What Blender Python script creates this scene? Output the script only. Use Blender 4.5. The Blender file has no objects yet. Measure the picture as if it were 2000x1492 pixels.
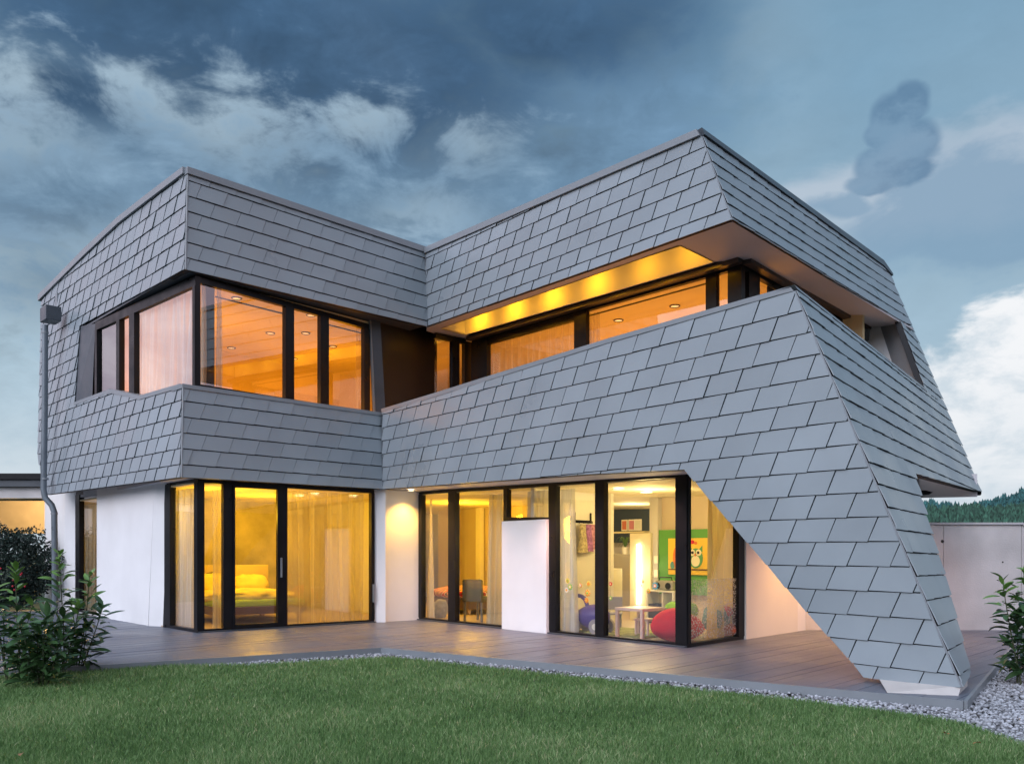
import bpy, bmesh, math, random
import numpy as np
from mathutils import Vector, Matrix, noise
from mathutils.geometry import tessellate_polygon
random.seed(7); rng = np.random.default_rng(11)
R = math.radians
scene = bpy.context.scene
COL = scene.collection
# ------------------------------------------------------------------ camera
F, CX, HY, CH = 1680.0, 1000.0, 1080.0, 1.3
cam = bpy.data.cameras.new('camera'); camo = bpy.data.objects.new('camera', cam); COL.objects.link(camo)
camo.location = (0, 0, CH); camo.rotation_euler = (R(90), 0, 0)
cam.sensor_width = 36; cam.lens = F / 2000 * 36; cam.shift_y = (HY - 746) / 2000
cam.clip_start = 0.05; cam.clip_end = 6000
scene.camera = camo
scene.view_settings.view_transform = 'Standard'; scene.view_settings.look = 'None'
scene.view_settings.gamma = 1; scene.view_settings.use_curve_mapping = False
scene.view_settings.exposure = 0.0
# ------------------------------------------------------------------ sky (world)
w = bpy.data.worlds.new("World"); scene.world = w; w.use_nodes = True
nt = w.node_tree; N = nt.nodes; L = nt.links; N.clear()
def nd(t, **k):
    n = N.new(t)
    for a, b in k.items(): setattr(n, a, b)
    return n
def val(x): return x
def setin(sock, x):
    if hasattr(x, 'is_output') or isinstance(x, bpy.types.NodeSocket): L.new(x, sock)
    else: sock.default_value = x
def mth(op, a, b=None, c=None, clamp=False):
    n = nd('ShaderNodeMath', operation=op); n.use_clamp = clamp
    setin(n.inputs[0], a)
    if b is not None: setin(n.inputs[1], b)
    if c is not None: setin(n.inputs[2], c)
    return n.outputs[0]
def vmt(op, a, b=None):
    n = nd('ShaderNodeVectorMath', operation=op); setin(n.inputs[0], a)
    if b is not None: setin(n.inputs[1], b)
    return n.outputs['Value'] if op in ('DOT_PRODUCT', 'LENGTH') else n.outputs[0]
def sms(x, a, b):
    n = nd('ShaderNodeMapRange', interpolation_type='SMOOTHSTEP')
    setin(n.inputs[0], x); n.inputs[1].default_value = a; n.inputs[2].default_value = b
    return n.outputs[0]
def cmix(f, a, b):
    n = nd('ShaderNodeMix', data_type='RGBA'); setin(n.inputs[0], f); setin(n.inputs[6], a); setin(n.inputs[7], b)
    return n.outputs[2]
def fbm(vec, sc, det=6, rough=.55, dist=0.0):
    n = nd('ShaderNodeTexNoise'); n.inputs['Scale'].default_value = sc; n.inputs['Detail'].default_value = det
    n.inputs['Roughness'].default_value = rough; n.inputs['Distortion'].default_value = dist
    L.new(vec, n.inputs['Vector']); return n.outputs[0]
def srgb(r, g, b, k=1.0):
    f = lambda c: ((c / 255 + .055) / 1.055) ** 2.4 if c > 10 else c / 255 / 12.92
    return (f(r) * k, f(g) * k, f(b) * k, 1)
tc = nd('ShaderNodeTexCoord'); D = vmt('NORMALIZE', tc.outputs['Generated'])
sx = nd('ShaderNodeSeparateXYZ'); L.new(D, sx.inputs[0]); DX, DY, DZ = sx.outputs
def pdir(px, py):
    v = Vector(((px - CX) / F, 1, (HY - py) / F)).normalized(); return v
warp = nd('ShaderNodeTexNoise'); warp.inputs['Scale'].default_value = 5; warp.inputs['Detail'].default_value = 5
L.new(D, warp.inputs['Vector'])
wv = vmt('SUBTRACT', warp.outputs['Color'], (.5, .5, .5))
wsc = nd('ShaderNodeVectorMath', operation='SCALE'); L.new(wv, wsc.inputs[0]); wsc.inputs['Scale'].default_value = .085
DW = vmt('ADD', D, wsc.outputs[0])
def blob(px, py, rad, soft=.6, warped=True, sxy=(1, 1)):
    c = pdir(px, py)
    d = vmt('SUBTRACT', DW if warped else D, tuple(c))
    if sxy != (1, 1): d = vmt('MULTIPLY', d, (1 / sxy[0], 1 / sxy[0], 1 / sxy[1]))
    return mth('SUBTRACT', 1.0, mth('DIVIDE', vmt('LENGTH', d), rad * 1.6))
# stretched cloud coordinates
cst = vmt('MULTIPLY', D, (1.0, 1.0, 1.9))
n1 = fbm(cst, 3.2, 7, .56, .35)
n2 = fbm(vmt('ADD', cst, (3.1, 1.7, .4)), 9, 8, .6, .6)
up = sms(DZ, .02, .60)
blue = cmix(up, srgb(192, 212, 224), srgb(100, 143, 174))
right = sms(DX, -.1, .5)
blue = cmix(mth('MULTIPLY', right, .30), blue, srgb(140, 180, 206))
# nishita contribution (low sun behind the viewer, to the left)
SUN_EL, SUN_AZ = R(9), R(-140)
sky = nd('ShaderNodeTexSky', sky_type='NISHITA'); sky.sun_disc = False
sky.sun_elevation = SUN_EL; sky.sun_rotation = SUN_AZ
nsc = nd('ShaderNodeVectorMath', operation='SCALE'); L.new(sky.outputs[0], nsc.inputs[0]); nsc.inputs['Scale'].default_value = .06
base = cmix(.06, blue, nsc.outputs[0])
# light cloud veil
veil = mth('MULTIPLY', sms(n1, .40, .62), mth('SUBTRACT', 1.0, mth('MULTIPLY', sms(DX, .12, .34), .82)))
col = cmix(mth('MULTIPLY', veil, .75), base, srgb(168, 194, 211))
# dark cloud mass
def addb(*bs):
    o = bs[0]
    for b in bs[1:]: o = mth('MAXIMUM', o, b)
    return o
n3 = fbm(vmt('ADD', cst, (1.3, .7, 2.4)), 17, 6, .6, .2)
nz = mth('ADD', mth('MULTIPLY', mth('SUBTRACT', n2, .5), 2.2), mth('MULTIPLY', mth('SUBTRACT', n3, .5), 1.3))
nb1 = mth('MULTIPLY', mth('SUBTRACT', n1, .5), 2.2)
def field(f, k, lo, hi, kb=0.0):
    x = mth('ADD', f, mth('MULTIPLY', nz, k))
    if kb: x = mth('ADD', x, mth('MULTIPLY', nb1, kb))
    return sms(x, lo, hi)
clr = mth('SUBTRACT', 1.0, sms(DX, .13, .31))          # clear sky towards the right
dk = addb(blob(560, 90, .26, 1, True, (1.7, .8)), blob(230, 215, .13, 1, True, (1.9, .55)), blob(700, 270, .15, 1, True, (1.5, .9)), blob(880, 180, .17, 1, True, (1.5, .9)),
          blob(90, 400, .07, 1, True, (1.4, .8)), blob(1180, 110, .14, 1, True, (1.7, .7)), blob(330, 340, .07, 1, True, (1.6, .6)), blob(60, 110, .10, 1, True, (1.5, .6)), blob(1100, 330, .09, 1, True, (1.8, .6)))
col = cmix(mth('MULTIPLY', mth('MULTIPLY', field(dk, .55, .08, .66, .25), .72), clr), col, srgb(96, 127, 157))
dk2 = addb(blob(500, 110, .17, 1, True, (1.6, .65)), blob(760, 150, .13, 1, True, (1.5, .7)), blob(330, 60, .11, 1, True, (1.8, .7)), blob(170, 210, .07, 1, True, (1.8, .5)), blob(1080, 60, .10, 1, True, (1.8, .5)))
col = cmix(mth('MULTIPLY', mth('MULTIPLY', field(dk2, .5, .12, .72, .3), .8), clr), col, srgb(56, 86, 118))
lt = addb(blob(420, 270, .12, 1, True, (1.8, .6)), blob(60, 300, .10, 1, True, (1.5, .8)), blob(940, 300, .07, 1, True, (1.8, .6)), blob(285, 180, .04, 1, True, (1.6, .8)), blob(690, 240, .05, 1, True, (1.6, .7)), blob(180, 480, .09, 1, True, (1.6, .7)), blob(780, 400, .09, 1, True, (1.8, .5)), blob(40, 150, .08, 1, True, (1.5, .6)))
col = cmix(mth('MULTIPLY', field(lt, .95, .42, 1.05), .6), col, srgb(184, 207, 221))
md = addb(blob(120, 400, .09, 1, True, (1.5, .8)), blob(330, 330, .07, 1, True, (1.6, .6)), blob(1100, 360, .10, 1, True, (1.8, .6)), blob(700, 350, .10, 1, True, (1.6, .5)), blob(60, 560, .07, 1, True, (1.4, .8)))
col = cmix(mth('MULTIPLY', field(md, .95, .30, .9), .7), col, srgb(106, 137, 164))
mot = mth('ADD', 1.0, mth('MULTIPLY', nz, mth('ADD', .10, mth('MULTIPLY', clr, .42))))
msc = nd('ShaderNodeVectorMath', operation='SCALE'); L.new(col, msc.inputs[0]); L.new(mth('MAXIMUM', mth('MINIMUM', mot, 1.35), .72), msc.inputs['Scale'])
col = cmix(sms(DZ, .06, .24), col, msc.outputs[0])
# right-hand pale bank and small dark puffs
bank = addb(blob(1900, 330, .055, 1, True, (1.9, .6)), blob(1980, 285, .045, 1, True, (1.5, .5)), blob(1760, 400, .06, 1, True, (2.0, .6)), blob(1620, 400, .03, 1, True, (1.8, .6)))
col = cmix(mth('MULTIPLY', field(bank, .4, .15, .7), .75), col, srgb(190, 202, 216))
pf = addb(blob(1950, 400, .07, 1, True, (1.7, .8)), blob(1850, 440, .05, 1, True, (1.8, .6)), blob(1640, 425, .022, 1, True, (1.6, .6)))
col = cmix(mth('MULTIPLY', field(pf, .4, .2, .55), .75), col, srgb(128, 160, 187))
pf = addb(blob(1790, 200, .014, 1, True, (1.1, .9)), blob(1750, 225, .016, 1, True, (1.1, .9)), blob(1722, 262, .013, 1, True, (1.1, .8)), blob(1775, 285, .020, 1, True, (1.1, .9)), blob(1720, 335, .020, 1, True, (1.1, .8)), blob(1765, 345, .014, 1, True, (1.4, .7)), blob(1700, 372, .012, 1, True, (1.6, .6)))
pfc = cmix(sms(n3, .36, .66), srgb(94, 128, 160), srgb(120, 152, 180))
col = cmix(mth('MULTIPLY', sms(mth('ADD', pf, mth('MULTIPLY', mth('SUBTRACT', n3, .5), .6)), -.08, .26), .8), col, pfc)
# white cumulus near the right horizon
cu = addb(blob(1990, 715, .058, 1, True, (1.0, .95)), blob(1850, 765, .050, 1, True, (1.0, .8)), blob(1925, 880, .14, 1, True, (1.2, .8)), blob(2120, 800, .14))
cuc = cmix(sms(mth('ADD', mth('MULTIPLY', n3, .6), mth('MULTIPLY', n2, .4)), .36, .54), srgb(206, 219, 229), srgb(244, 246, 249))
col = cmix(field(cu, .16, .32, .42), col, cuc)
hz = mth('MULTIPLY', mth('SUBTRACT', 1.0, sms(DZ, .0, .22)), .75)
col = cmix(hz, col, cmix(sms(n2, .4, .6), srgb(205, 218, 228), srgb(226, 233, 239)))
# the sky behind the viewer: brighter, faintly pink afterglow under broken cloud
rear = sms(mth('MULTIPLY', DY, -1.0), -.42, .45)
rl = sms(mth('ADD', mth('MULTIPLY', DX, -.75), mth('MULTIPLY', DY, -.65)), .05, .95)
rc = cmix(sms(n2, .38, .62), (.62, .78, 1.05, 1), (1.05, 1.12, 1.28, 1))
rc = cmix(mth('MULTIPLY', mth('SUBTRACT', 1.0, sms(DZ, 0, .5)), .5), rc, (1.08, 1.02, 1.12, 1))
rcs = nd('ShaderNodeVectorMath', operation='SCALE'); L.new(rc, rcs.inputs[0]); L.new(mth('ADD', .46, mth('MULTIPLY', rl, 2.0)), rcs.inputs['Scale'])
col = cmix(rear, col, rcs.outputs[0])
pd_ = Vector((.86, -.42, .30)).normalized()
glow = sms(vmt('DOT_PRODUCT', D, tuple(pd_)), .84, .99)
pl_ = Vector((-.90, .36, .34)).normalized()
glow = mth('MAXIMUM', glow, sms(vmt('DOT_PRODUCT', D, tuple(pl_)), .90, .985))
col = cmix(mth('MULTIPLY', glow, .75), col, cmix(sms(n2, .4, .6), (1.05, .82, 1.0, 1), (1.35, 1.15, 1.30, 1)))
# ground-coloured underside
col = cmix(sms(mth('MULTIPLY', DZ, -1.0), .0, .05), col, srgb(90, 100, 100))
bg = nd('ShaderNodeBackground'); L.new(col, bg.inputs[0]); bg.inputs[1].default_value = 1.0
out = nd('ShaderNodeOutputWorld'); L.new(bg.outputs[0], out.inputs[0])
# soft last light from behind-left
sl = bpy.data.lights.new('sun', 'SUN'); sl.energy = 0.9; sl.angle = R(25); sl.color = (1, .86, .84)
so = bpy.data.objects.new('sun', sl); COL.objects.link(so)
sd = Vector((math.sin(SUN_AZ) * math.cos(R(28)), math.cos(SUN_AZ) * math.cos(R(28)), math.sin(R(28))))
so.rotation_euler = sd.to_track_quat('Z', 'Y').to_euler()

# ------------------------------------------------------------------ geometry helpers
def P(px, py, d): return Vector(((px - CX) / F * d, d, CH + (HY - py) / F * d))
def ray(px, py): return Vector(((px - CX) / F, 1, (HY - py) / F))
CAM = Vector((0, 0, CH))
def onz(px, py, z):
    d = (z - CH) * F / (HY - py); return P(px, py, d)
def proj(p): return (CX + F * p.x / p.y, HY - F * (p.z - CH) / p.y)
class Plane:
    def __init__(s, a, b, c=None):
        a = Vector(a); b = Vector(b)
        if c is None:            # vertical plane through two plan points
            s.n = Vector((-(b - a).y, (b - a).x, 0)).normalized()
        else:
            s.n = (b - a).cross(Vector(c) - a).normalized()
        if s.n.dot(a - CAM) > 0: s.n = -s.n
        s.u = Vector((0, 0, 1)).cross(s.n).normalized()
        if s.u.x < 0: s.u = -s.u
        s.v = s.n.cross(s.u)
        if s.v.z < 0: s.v = -s.v
        s.o = a
    def off(s, d):               # parallel plane moved inward by d
        q = Plane.__new__(Plane); q.n, q.u, q.v = s.n, s.u, s.v; q.o = s.o - s.n * d; return q
    def hit(s, px, py):
        r = ray(px, py); t = s.n.dot(s.o - CAM) / s.n.dot(r); return CAM + r * t
    def uv(s, p): d = Vector(p) - s.o; return (d.dot(s.u), d.dot(s.v))
    def puv(s, px, py): return s.uv(s.hit(px, py))
    def w(s, u, v, o=0.0): return s.o + s.u * u + s.v * v + s.n * o
    def ux(s, px, z=1.3):        # u of a vertical line seen at px (vertical planes)
        return s.puv(px, HY - .01)[0]
def area2(p): return sum(p[i][0] * p[(i + 1) % len(p)][1] - p[(i + 1) % len(p)][0] * p[i][1] for i in range(len(p))) / 2
def clip(sub, clp):
    if area2(clp) < 0: clp = clp[::-1]
    outp = list(sub)
    for i in range(len(clp)):
        a, b = clp[i], clp[(i + 1) % len(clp)]
        ins = lambda p: (b[0] - a[0]) * (p[1] - a[1]) - (b[1] - a[1]) * (p[0] - a[0]) >= -1e-9
        inp = outp; outp = []
        if not inp: return []
        for j in range(len(inp)):
            p, q = inp[j - 1], inp[j]
            ip, iq = ins(p), ins(q)
            if ip != iq:
                dx, dy = q[0] - p[0], q[1] - p[1]
                den = (b[0] - a[0]) * dy - (b[1] - a[1]) * dx
                t = -((b[0] - a[0]) * (p[1] - a[1]) - (b[1] - a[1]) * (p[0] - a[0])) / den
                outp.append((p[0] + t * dx, p[1] + t * dy))
            if iq: outp.append(q)
    res = []
    for p in outp:
        if not res or (abs(p[0] - res[-1][0]) + abs(p[1] - res[-1][1])) > 1e-4: res.append(p)
    while len(res) > 2 and (abs(res[0][0] - res[-1][0]) + abs(res[0][1] - res[-1][1])) < 1e-4: res.pop()
    return res if len(res) > 2 else []
class MB:
    def __init__(s): s.v = []; s.f = []; s.sm = []
    def add(s, vs, fs, smooth=False):
        b = len(s.v); s.v += [tuple(x) for x in vs]; s.f += [tuple(b + i for i in f) for f in fs]; s.sm += [smooth] * len(fs); return s
    def box(s, c, size, rz=0.0, M=None):
        hx, hy, hz = size[0] / 2, size[1] / 2, size[2] / 2
        vs = [Vector((x, y, z)) for x in (-hx, hx) for y in (-hy, hy) for z in (-hz, hz)]
        m = M if M is not None else Matrix.Rotation(rz, 3, 'Z')
        return s.add([m @ q + Vector(c) for q in vs], [(0, 1, 3, 2), (4, 6, 7, 5), (0, 4, 5, 1), (2, 3, 7, 6), (0, 2, 6, 4), (1, 5, 7, 3)])
    def hexa(s, lo, hi):         # two quads (4 pts each)
        return s.add(list(lo) + list(hi), [(3, 2, 1, 0), (4, 5, 6, 7), (0, 1, 5, 4), (1, 2, 6, 5), (2, 3, 7, 6), (3, 0, 4, 7)])
    def slab(s, pts, off):       # n-gon extruded by vector
        n = len(pts); off = Vector(off); a = [Vector(p) for p in pts]; b = [p + off for p in a]
        return s.add(a + b, [tuple(range(n))[::-1], tuple(range(n, 2 * n))] + [(i, (i + 1) % n, n + (i + 1) % n, n + i) for i in range(n)])
    def tube(s, pts, r, n=10, smooth=True, cap=True):
        pts = [Vector(p) for p in pts]; rr = r if isinstance(r, (list, tuple)) else [r] * len(pts)
        rings = []
        for i, p in enumerate(pts):
            t = (pts[min(i + 1, len(pts) - 1)] - pts[max(i - 1, 0)]).normalized()
            a = t.cross(Vector((.31, .17, .93))); 
            if a.length < .1: a = t.cross(Vector((1, 0, 0)))
            a.normalize(); b = t.cross(a)
            rings.append([p + (a * math.cos(2 * math.pi * k / n) + b * math.sin(2 * math.pi * k / n)) * rr[i] for k in range(n)])
        vs = [q for ring in rings for q in ring]
        fs = [(i * n + k, i * n + (k + 1) % n, (i + 1) * n + (k + 1) % n, (i + 1) * n + k) for i in range(len(pts) - 1) for k in range(n)]
        s.add(vs, fs, smooth)
        if cap: s.add(rings[0], [tuple(range(n))[::-1]]); s.add(rings[-1], [tuple(range(n))])
        return s
    def ball(s, c, r, seg=14, ring=9, fn=None):
        vs = []; c = Vector(c); r = Vector(r) if hasattr(r, '__len__') else Vector((r, r, r))
        for i in range(ring + 1):
            th = math.pi * i / ring
            for k in range(seg):
                ph = 2 * math.pi * k / seg
                d = Vector((math.sin(th) * math.cos(ph), math.sin(th) * math.sin(ph), math.cos(th)))
                q = Vector((d.x * r.x, d.y * r.y, d.z * r.z))
                if fn: q = fn(q, d)
                vs.append(c + q)
        fs = [(i * seg + k, (i + 1) * seg + k, (i + 1) * seg + (k + 1) % seg, i * seg + (k + 1) % seg) for i in range(ring) for k in range(seg)]
        return s.add(vs, fs, True)
    def build(s, name, mat, parent=None, rnd=None, bevel=0, inv=False):
        me = bpy.data.meshes.new(name); me.from_pydata(s.v, [], s.f); me.validate()
        if any(s.sm) and len(s.sm) == len(me.polygons):
            me.polygons.foreach_set('use_smooth', s.sm)
        if mat: me.materials.append(mat)
        o = bpy.data.objects.new(name, me); COL.objects.link(o)
        if parent: o.parent = parent
        if bevel:
            m = o.modifiers.new('bevel', 'BEVEL'); m.width = bevel; m.segments = 2; m.limit_method = 'ANGLE'
        return o
def tag(o, label=None, cat=None, group=None, kind=None):
    if label: o['label'] = label
    if cat: o['category'] = cat
    if group: o['group'] = group
    if kind: o['kind'] = kind
    return o
def thing(name, label, cat, loc=(0, 0, 0), rz=0.0, group=None):
    o = bpy.data.objects.new(name, None); COL.objects.link(o); o.empty_display_size = .1
    o.location = loc; o.rotation_euler = (0, 0, rz); return tag(o, label, cat, group)

# ------------------------------------------------------------------ materials
MAT = {}
def mat(name, c, rough=.5, metal=0.0, var=0.0, vscale=4.0, bump=0.0, bscale=30.0, spec=.5, attr=0.0, coat=0.0, stretch=None, det=6):
    m = bpy.data.materials.new(name); m.use_nodes = True; t = m.node_tree; b = t.nodes['Principled BSDF']
    if len(c) == 3: c = (*c, 1)
    b.inputs['Base Color'].default_value = c; b.inputs['Roughness'].default_value = rough; b.inputs['Metallic'].default_value = metal
    b.inputs['Specular IOR Level'].default_value = spec; b.inputs['Coat Weight'].default_value = coat
    co = t.nodes.new('ShaderNodeTexCoord'); vec = co.outputs['Object']
    if stretch:
        mp = t.nodes.new('ShaderNodeMapping'); mp.inputs['Scale'].default_value = stretch; t.links.new(vec, mp.inputs[0]); vec = mp.outputs[0]
    last = None
    if var:
        n = t.nodes.new('ShaderNodeTexNoise'); n.inputs['Scale'].default_value = vscale; n.inputs['Detail'].default_value = det; t.links.new(vec, n.inputs['Vector'])
        mr = t.nodes.new('ShaderNodeMapRange'); mr.inputs[1].default_value = .3; mr.inputs[2].default_value = .7
        mr.inputs[3].default_value = 1 - var; mr.inputs[4].default_value = 1 + var; t.links.new(n.outputs[0], mr.inputs[0]); last = mr.outputs[0]
        rm = t.nodes.new('ShaderNodeMapRange'); rm.inputs[1].default_value = .3; rm.inputs[2].default_value = .7
        rm.inputs[3].default_value = max(0, rough - .08); rm.inputs[4].default_value = min(1, rough + .1); t.links.new(n.outputs[0], rm.inputs[0]); t.links.new(rm.outputs[0], b.inputs['Roughness'])
    if attr:
        a = t.nodes.new('ShaderNodeAttribute'); a.attribute_name = 'rnd'
        ar = t.nodes.new('ShaderNodeMapRange'); ar.inputs[3].default_value = 1 - attr; ar.inputs[4].default_value = 1 + attr; t.links.new(a.outputs['Fac'], ar.inputs[0])
        if last:
            mm = t.nodes.new('ShaderNodeMath'); mm.operation = 'MULTIPLY'; t.links.new(last, mm.inputs[0]); t.links.new(ar.outputs[0], mm.inputs[1]); last = mm.outputs[0]
        else: last = ar.outputs[0]
    if last:
        sc = t.nodes.new('ShaderNodeVectorMath'); sc.operation = 'SCALE'; sc.inputs[0].default_value = c[:3]
        t.links.new(last, sc.inputs['Scale']); t.links.new(sc.outputs[0], b.inputs['Base Color'])
    if bump:
        n = t.nodes.new('ShaderNodeTexNoise'); n.inputs['Scale'].default_value = bscale; n.inputs['Detail'].default_value = 5; t.links.new(vec, n.inputs['Vector'])
        bp = t.nodes.new('ShaderNodeBump'); bp.inputs['Strength'].default_value = bump; bp.inputs['Distance'].default_value = .01
        t.links.new(n.outputs[0], bp.inputs['Height']); t.links.new(bp.outputs[0], b.inputs['Normal'])
    MAT[name] = m; return m
def emis(name, c, s):
    m = bpy.data.materials.new(name); m.use_nodes = True; b = m.node_tree.nodes['Principled BSDF']
    b.inputs['Base Color'].default_value = (*c, 1); b.inputs['Emission Color'].default_value = (*c, 1); b.inputs['Emission Strength'].default_value = s; MAT[name] = m; return m
def glassm(name, refl=.13, tint=(.93, .95, .95), rough=0.0):
    m = bpy.data.materials.new(name); m.use_nodes = True; t = m.node_tree; t.nodes.clear()
    o = t.nodes.new('ShaderNodeOutputMaterial'); mx = t.nodes.new('ShaderNodeMixShader'); tr = t.nodes.new('ShaderNodeBsdfTransparent'); gl = t.nodes.new('ShaderNodeBsdfGlossy')
    gl.inputs['Roughness'].default_value = rough; gl.inputs['Color'].default_value = (1, 1, 1, 1); tr.inputs[0].default_value = (*tint, 1)
    fr = t.nodes.new('ShaderNodeFresnel'); fr.inputs[0].default_value = 1.5
    ad = t.nodes.new('ShaderNodeMath'); ad.operation = 'MULTIPLY_ADD'; ad.inputs[1].default_value = 1.25; ad.inputs[2].default_value = refl; ad.use_clamp = True
    t.links.new(fr.outputs[0], ad.inputs[0]); t.links.new(ad.outputs[0], mx.inputs[0]); t.links.new(tr.outputs[0], mx.inputs[1]); t.links.new(gl.outputs[0], mx.inputs[2]); t.links.new(mx.outputs[0], o.inputs[0])
    MAT[name] = m; return m
def sheerm(name, c, alpha=.55, transl=.5):
    m = bpy.data.materials.new(name); m.use_nodes = True; t = m.node_tree; t.nodes.clear()
    o = t.nodes.new('ShaderNodeOutputMaterial'); tr = t.nodes.new('ShaderNodeBsdfTransparent')
    df = t.nodes.new('ShaderNodeBsdfDiffuse'); tl = t.nodes.new('ShaderNodeBsdfTranslucent'); df.inputs[0].default_value = (*c, 1); tl.inputs[0].default_value = (*c, 1)
    m1 = t.nodes.new('ShaderNodeMixShader'); m1.inputs[0].default_value = transl; m2 = t.nodes.new('ShaderNodeMixShader')
    lw = t.nodes.new('ShaderNodeLayerWeight'); lw.inputs[0].default_value = .35
    ma = t.nodes.new('ShaderNodeMath'); ma.operation = 'MULTIPLY_ADD'; ma.inputs[1].default_value = .55; ma.inputs[2].default_value = alpha; ma.use_clamp = True
    t.links.new(lw.outputs['Facing'], ma.inputs[0]); t.links.new(ma.outputs[0], m2.inputs[0])
    t.links.new(df.outputs[0], m1.inputs[1]); t.links.new(tl.outputs[0], m1.inputs[2]); t.links.new(tr.outputs[0], m2.inputs[1]); t.links.new(m1.outputs[0], m2.inputs[2]); t.links.new(m2.outputs[0], o.inputs[0])
    MAT[name] = m; return m
slate_m = mat('slate_metal', (.265, .31, .345),   .34, .0, .09, .9, .06, 160, .5, attr=.055)
back_m = mat('cladding_backing', (.02, .022, .025), .8)
trim_m = mat('trim_metal', (.22, .245, .27), .38, .0, .06, 2.5)
trimd_m = mat('dark_trim', (.065, .078, .095), .4, 0, .1, 3)
frame_m = mat('black_frame', (.008, .008, .010), .35, 0, .1, 4, spec=.25)
panel_m = mat('dark_panel', (.005, .005, .007), .45, 0, .12, 1.5)
plaster_m = mat('white_plaster', (.84, .84, .85), .75, 0, .05, 1.1, .35, 220, det=8)
paint_m = mat('interior_paint', (.78, .76, .72), .8, 0, .03, 1.5)
soffit_m = mat('soffit_board', (.66, .65, .68), .7, 0, .04, 1.0)
ceil_m = mat('ceiling_paint', (.78, .70, .50), .8, 0, .05, 1.2)
floor_m = mat('interior_floor', (.45, .36, .26), .45, 0, .15, 2.0)
concrete_m = mat('concrete', (.57, .55, .55), .8, 0, .2, 1.1, .5, 40, det=9)
roof_m = mat('roof_membrane', (.1, .1, .1), .8)
deck_m = mat('deck_board', (.13, .145, .19), .40, 0, .10, 1.1, .3, 60, attr=.05, stretch=(1, 1, 1))
stone_m = mat('gravel_stone', (.33, .345, .38), .8, 0, .1, 3, 0, 30, attr=.65)
soil_m = mat('soil', (.05, .045, .035), .95, 0, .3, 6, .6, 30)
turf_m = mat('turf', (.045, .065, .032), .95, 0, .35, 2.2, .6, 60)
glass_m = glassm('window_glass', .06)
glassup_m = glassm('upper_glass', .155)

# ------------------------------------------------------------------ the house: planes
dAB0, dAB3, dBCl, dBCu = 13.5, 14.0, 16.1, 17.3
AB0 = P(354, 932, dAB0); AB3 = P(366, 343, dAB3)
Afar = P(89, 966, 18.75)
PLA = Plane(AB0, AB3, Afar)
PLBl = Plane(AB0, P(357, 757, 13.6), P(748, 955, dBCl))
PLBu = Plane(P(362, 527, 13.85), AB3, P(833, 560, dBCu))
PLCl = Plane(P(748, 1080, 16.1), P(1790, 1080, 8.28))
PLCu = Plane(P(833, 1080, dBCu), P(1374, 1080, 12.05))
Etop = P(1739, 538, 17.3); Ebot = P(1915.5, 961, 16.0)
PLDu = Plane(PLCu.hit(1371, 268), PLCu.hit(1430, 430), Etop)
PLDl = Plane(PLCl.hit(1553, 570), PLCl.hit(1878, 1341.7), Ebot)
bTL = PLDu.hit(1760, 628); bBL = PLDl.hit(1808, 768)
PLDb = Plane(bTL, bBL, P(1845.8, 795, PLDl.hit(1845.8, 795).y))
house = thing('house', 'modern house clad in grey metal slates with slanting leg and warmly lit windows', 'house', (0, 15, 0))
HI = Matrix.Translation((0, -15, 0))
def hpart(o): 
    o.parent = house; o.matrix_parent_inverse = HI; return o
# slates
def courses(xL, yL, pL, xR, yR, pR, k0, k1): return [(xL, yL - k * pL, xR, yR - k * pR) for k in range(k0, k1)]
SLATES = []
def slate_face(pl, poly, lines, anchor, par, W=.458, slant=.10, gap=.009, cgap=.013, th=.008):
    pu = [pl.puv(*p) for p in poly]
    umin = min(p[0] for p in pu) - 1; umax = max(p[0] for p in pu) + 1
    tris = [[pu[i] for i in t] for t in tessellate_polygon([[Vector((a, b, 0)) for a, b in pu]])]
    bbs = [(min(p[0] for p in t), max(p[0] for p in t), min(p[1] for p in t), max(p[1] for p in t)) for t in tris]
    LN = []
    for (x1, y1, x2, y2) in lines:
        a, b = pl.puv(x1, y1), pl.puv(x2, y2); m = (b[1] - a[1]) / (b[0] - a[0]); LN.append((a[1] - m * a[0], m))
    u0 = pl.puv(*anchor)[0] % W
    for i in range(len(LN) - 1):
        c0, m0 = LN[i]; c1, m1 = LN[i + 1]
        off = u0 + (0 if (i + par) % 2 == 0 else W / 2)
        k = math.floor((umin - off) / W)
        while off + k * W < umax:
            a = off + k * W + gap / 2; b = off + (k + 1) * W - gap / 2; k += 1
            drop = .006
            q = [(a, c0 + m0 * a + .002), (b, c0 + m0 * b - drop), (b + slant, c1 + m1 * (b + slant) - cgap), (a + slant, c1 + m1 * (a + slant) - cgap)]
            qx = [p[0] for p in q]; qy = [p[1] for p in q]; rs = []
            for t, bb in zip(tris, bbs):
                if bb[1] < min(qx) or bb[0] > max(qx) or bb[3] < min(qy) or bb[2] > max(qy): continue
                r = clip(t if area2(t) > 0 else t[::-1], q)
                if r and abs(area2(r)) > 1e-6: rs.append(r)
            tot = sum(abs(area2(r)) for r in rs)
            if tot < 2.5e-4: continue
            if tot > .999 * abs(area2(q)): rs = [q]
            rs = [r if area2(r) > 0 else r[::-1] for r in rs]
            um, vm = (a + b) / 2, c0 + m0 * (a + b) / 2
            H = (c1 + m1 * um) - vm
            jt = random.uniform(-.004, .005); js = random.uniform(-.007, .007)
            f = lambda u, v: .014 + (1 - max(0, min(1.05, (v - (c0 + m0 * u)) / H))) * (.014 + jt) + (u - um) / W * (js + .007)
            pcs = [([pl.w(u, v, f(u, v)) for u, v in r], [pl.w(u, v, f(u, v) - th) for u, v in r]) for r in rs]
            SLATES.append((sum(abs(area2([proj(t) for t in top])) for top, bot in pcs), pcs))
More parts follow.
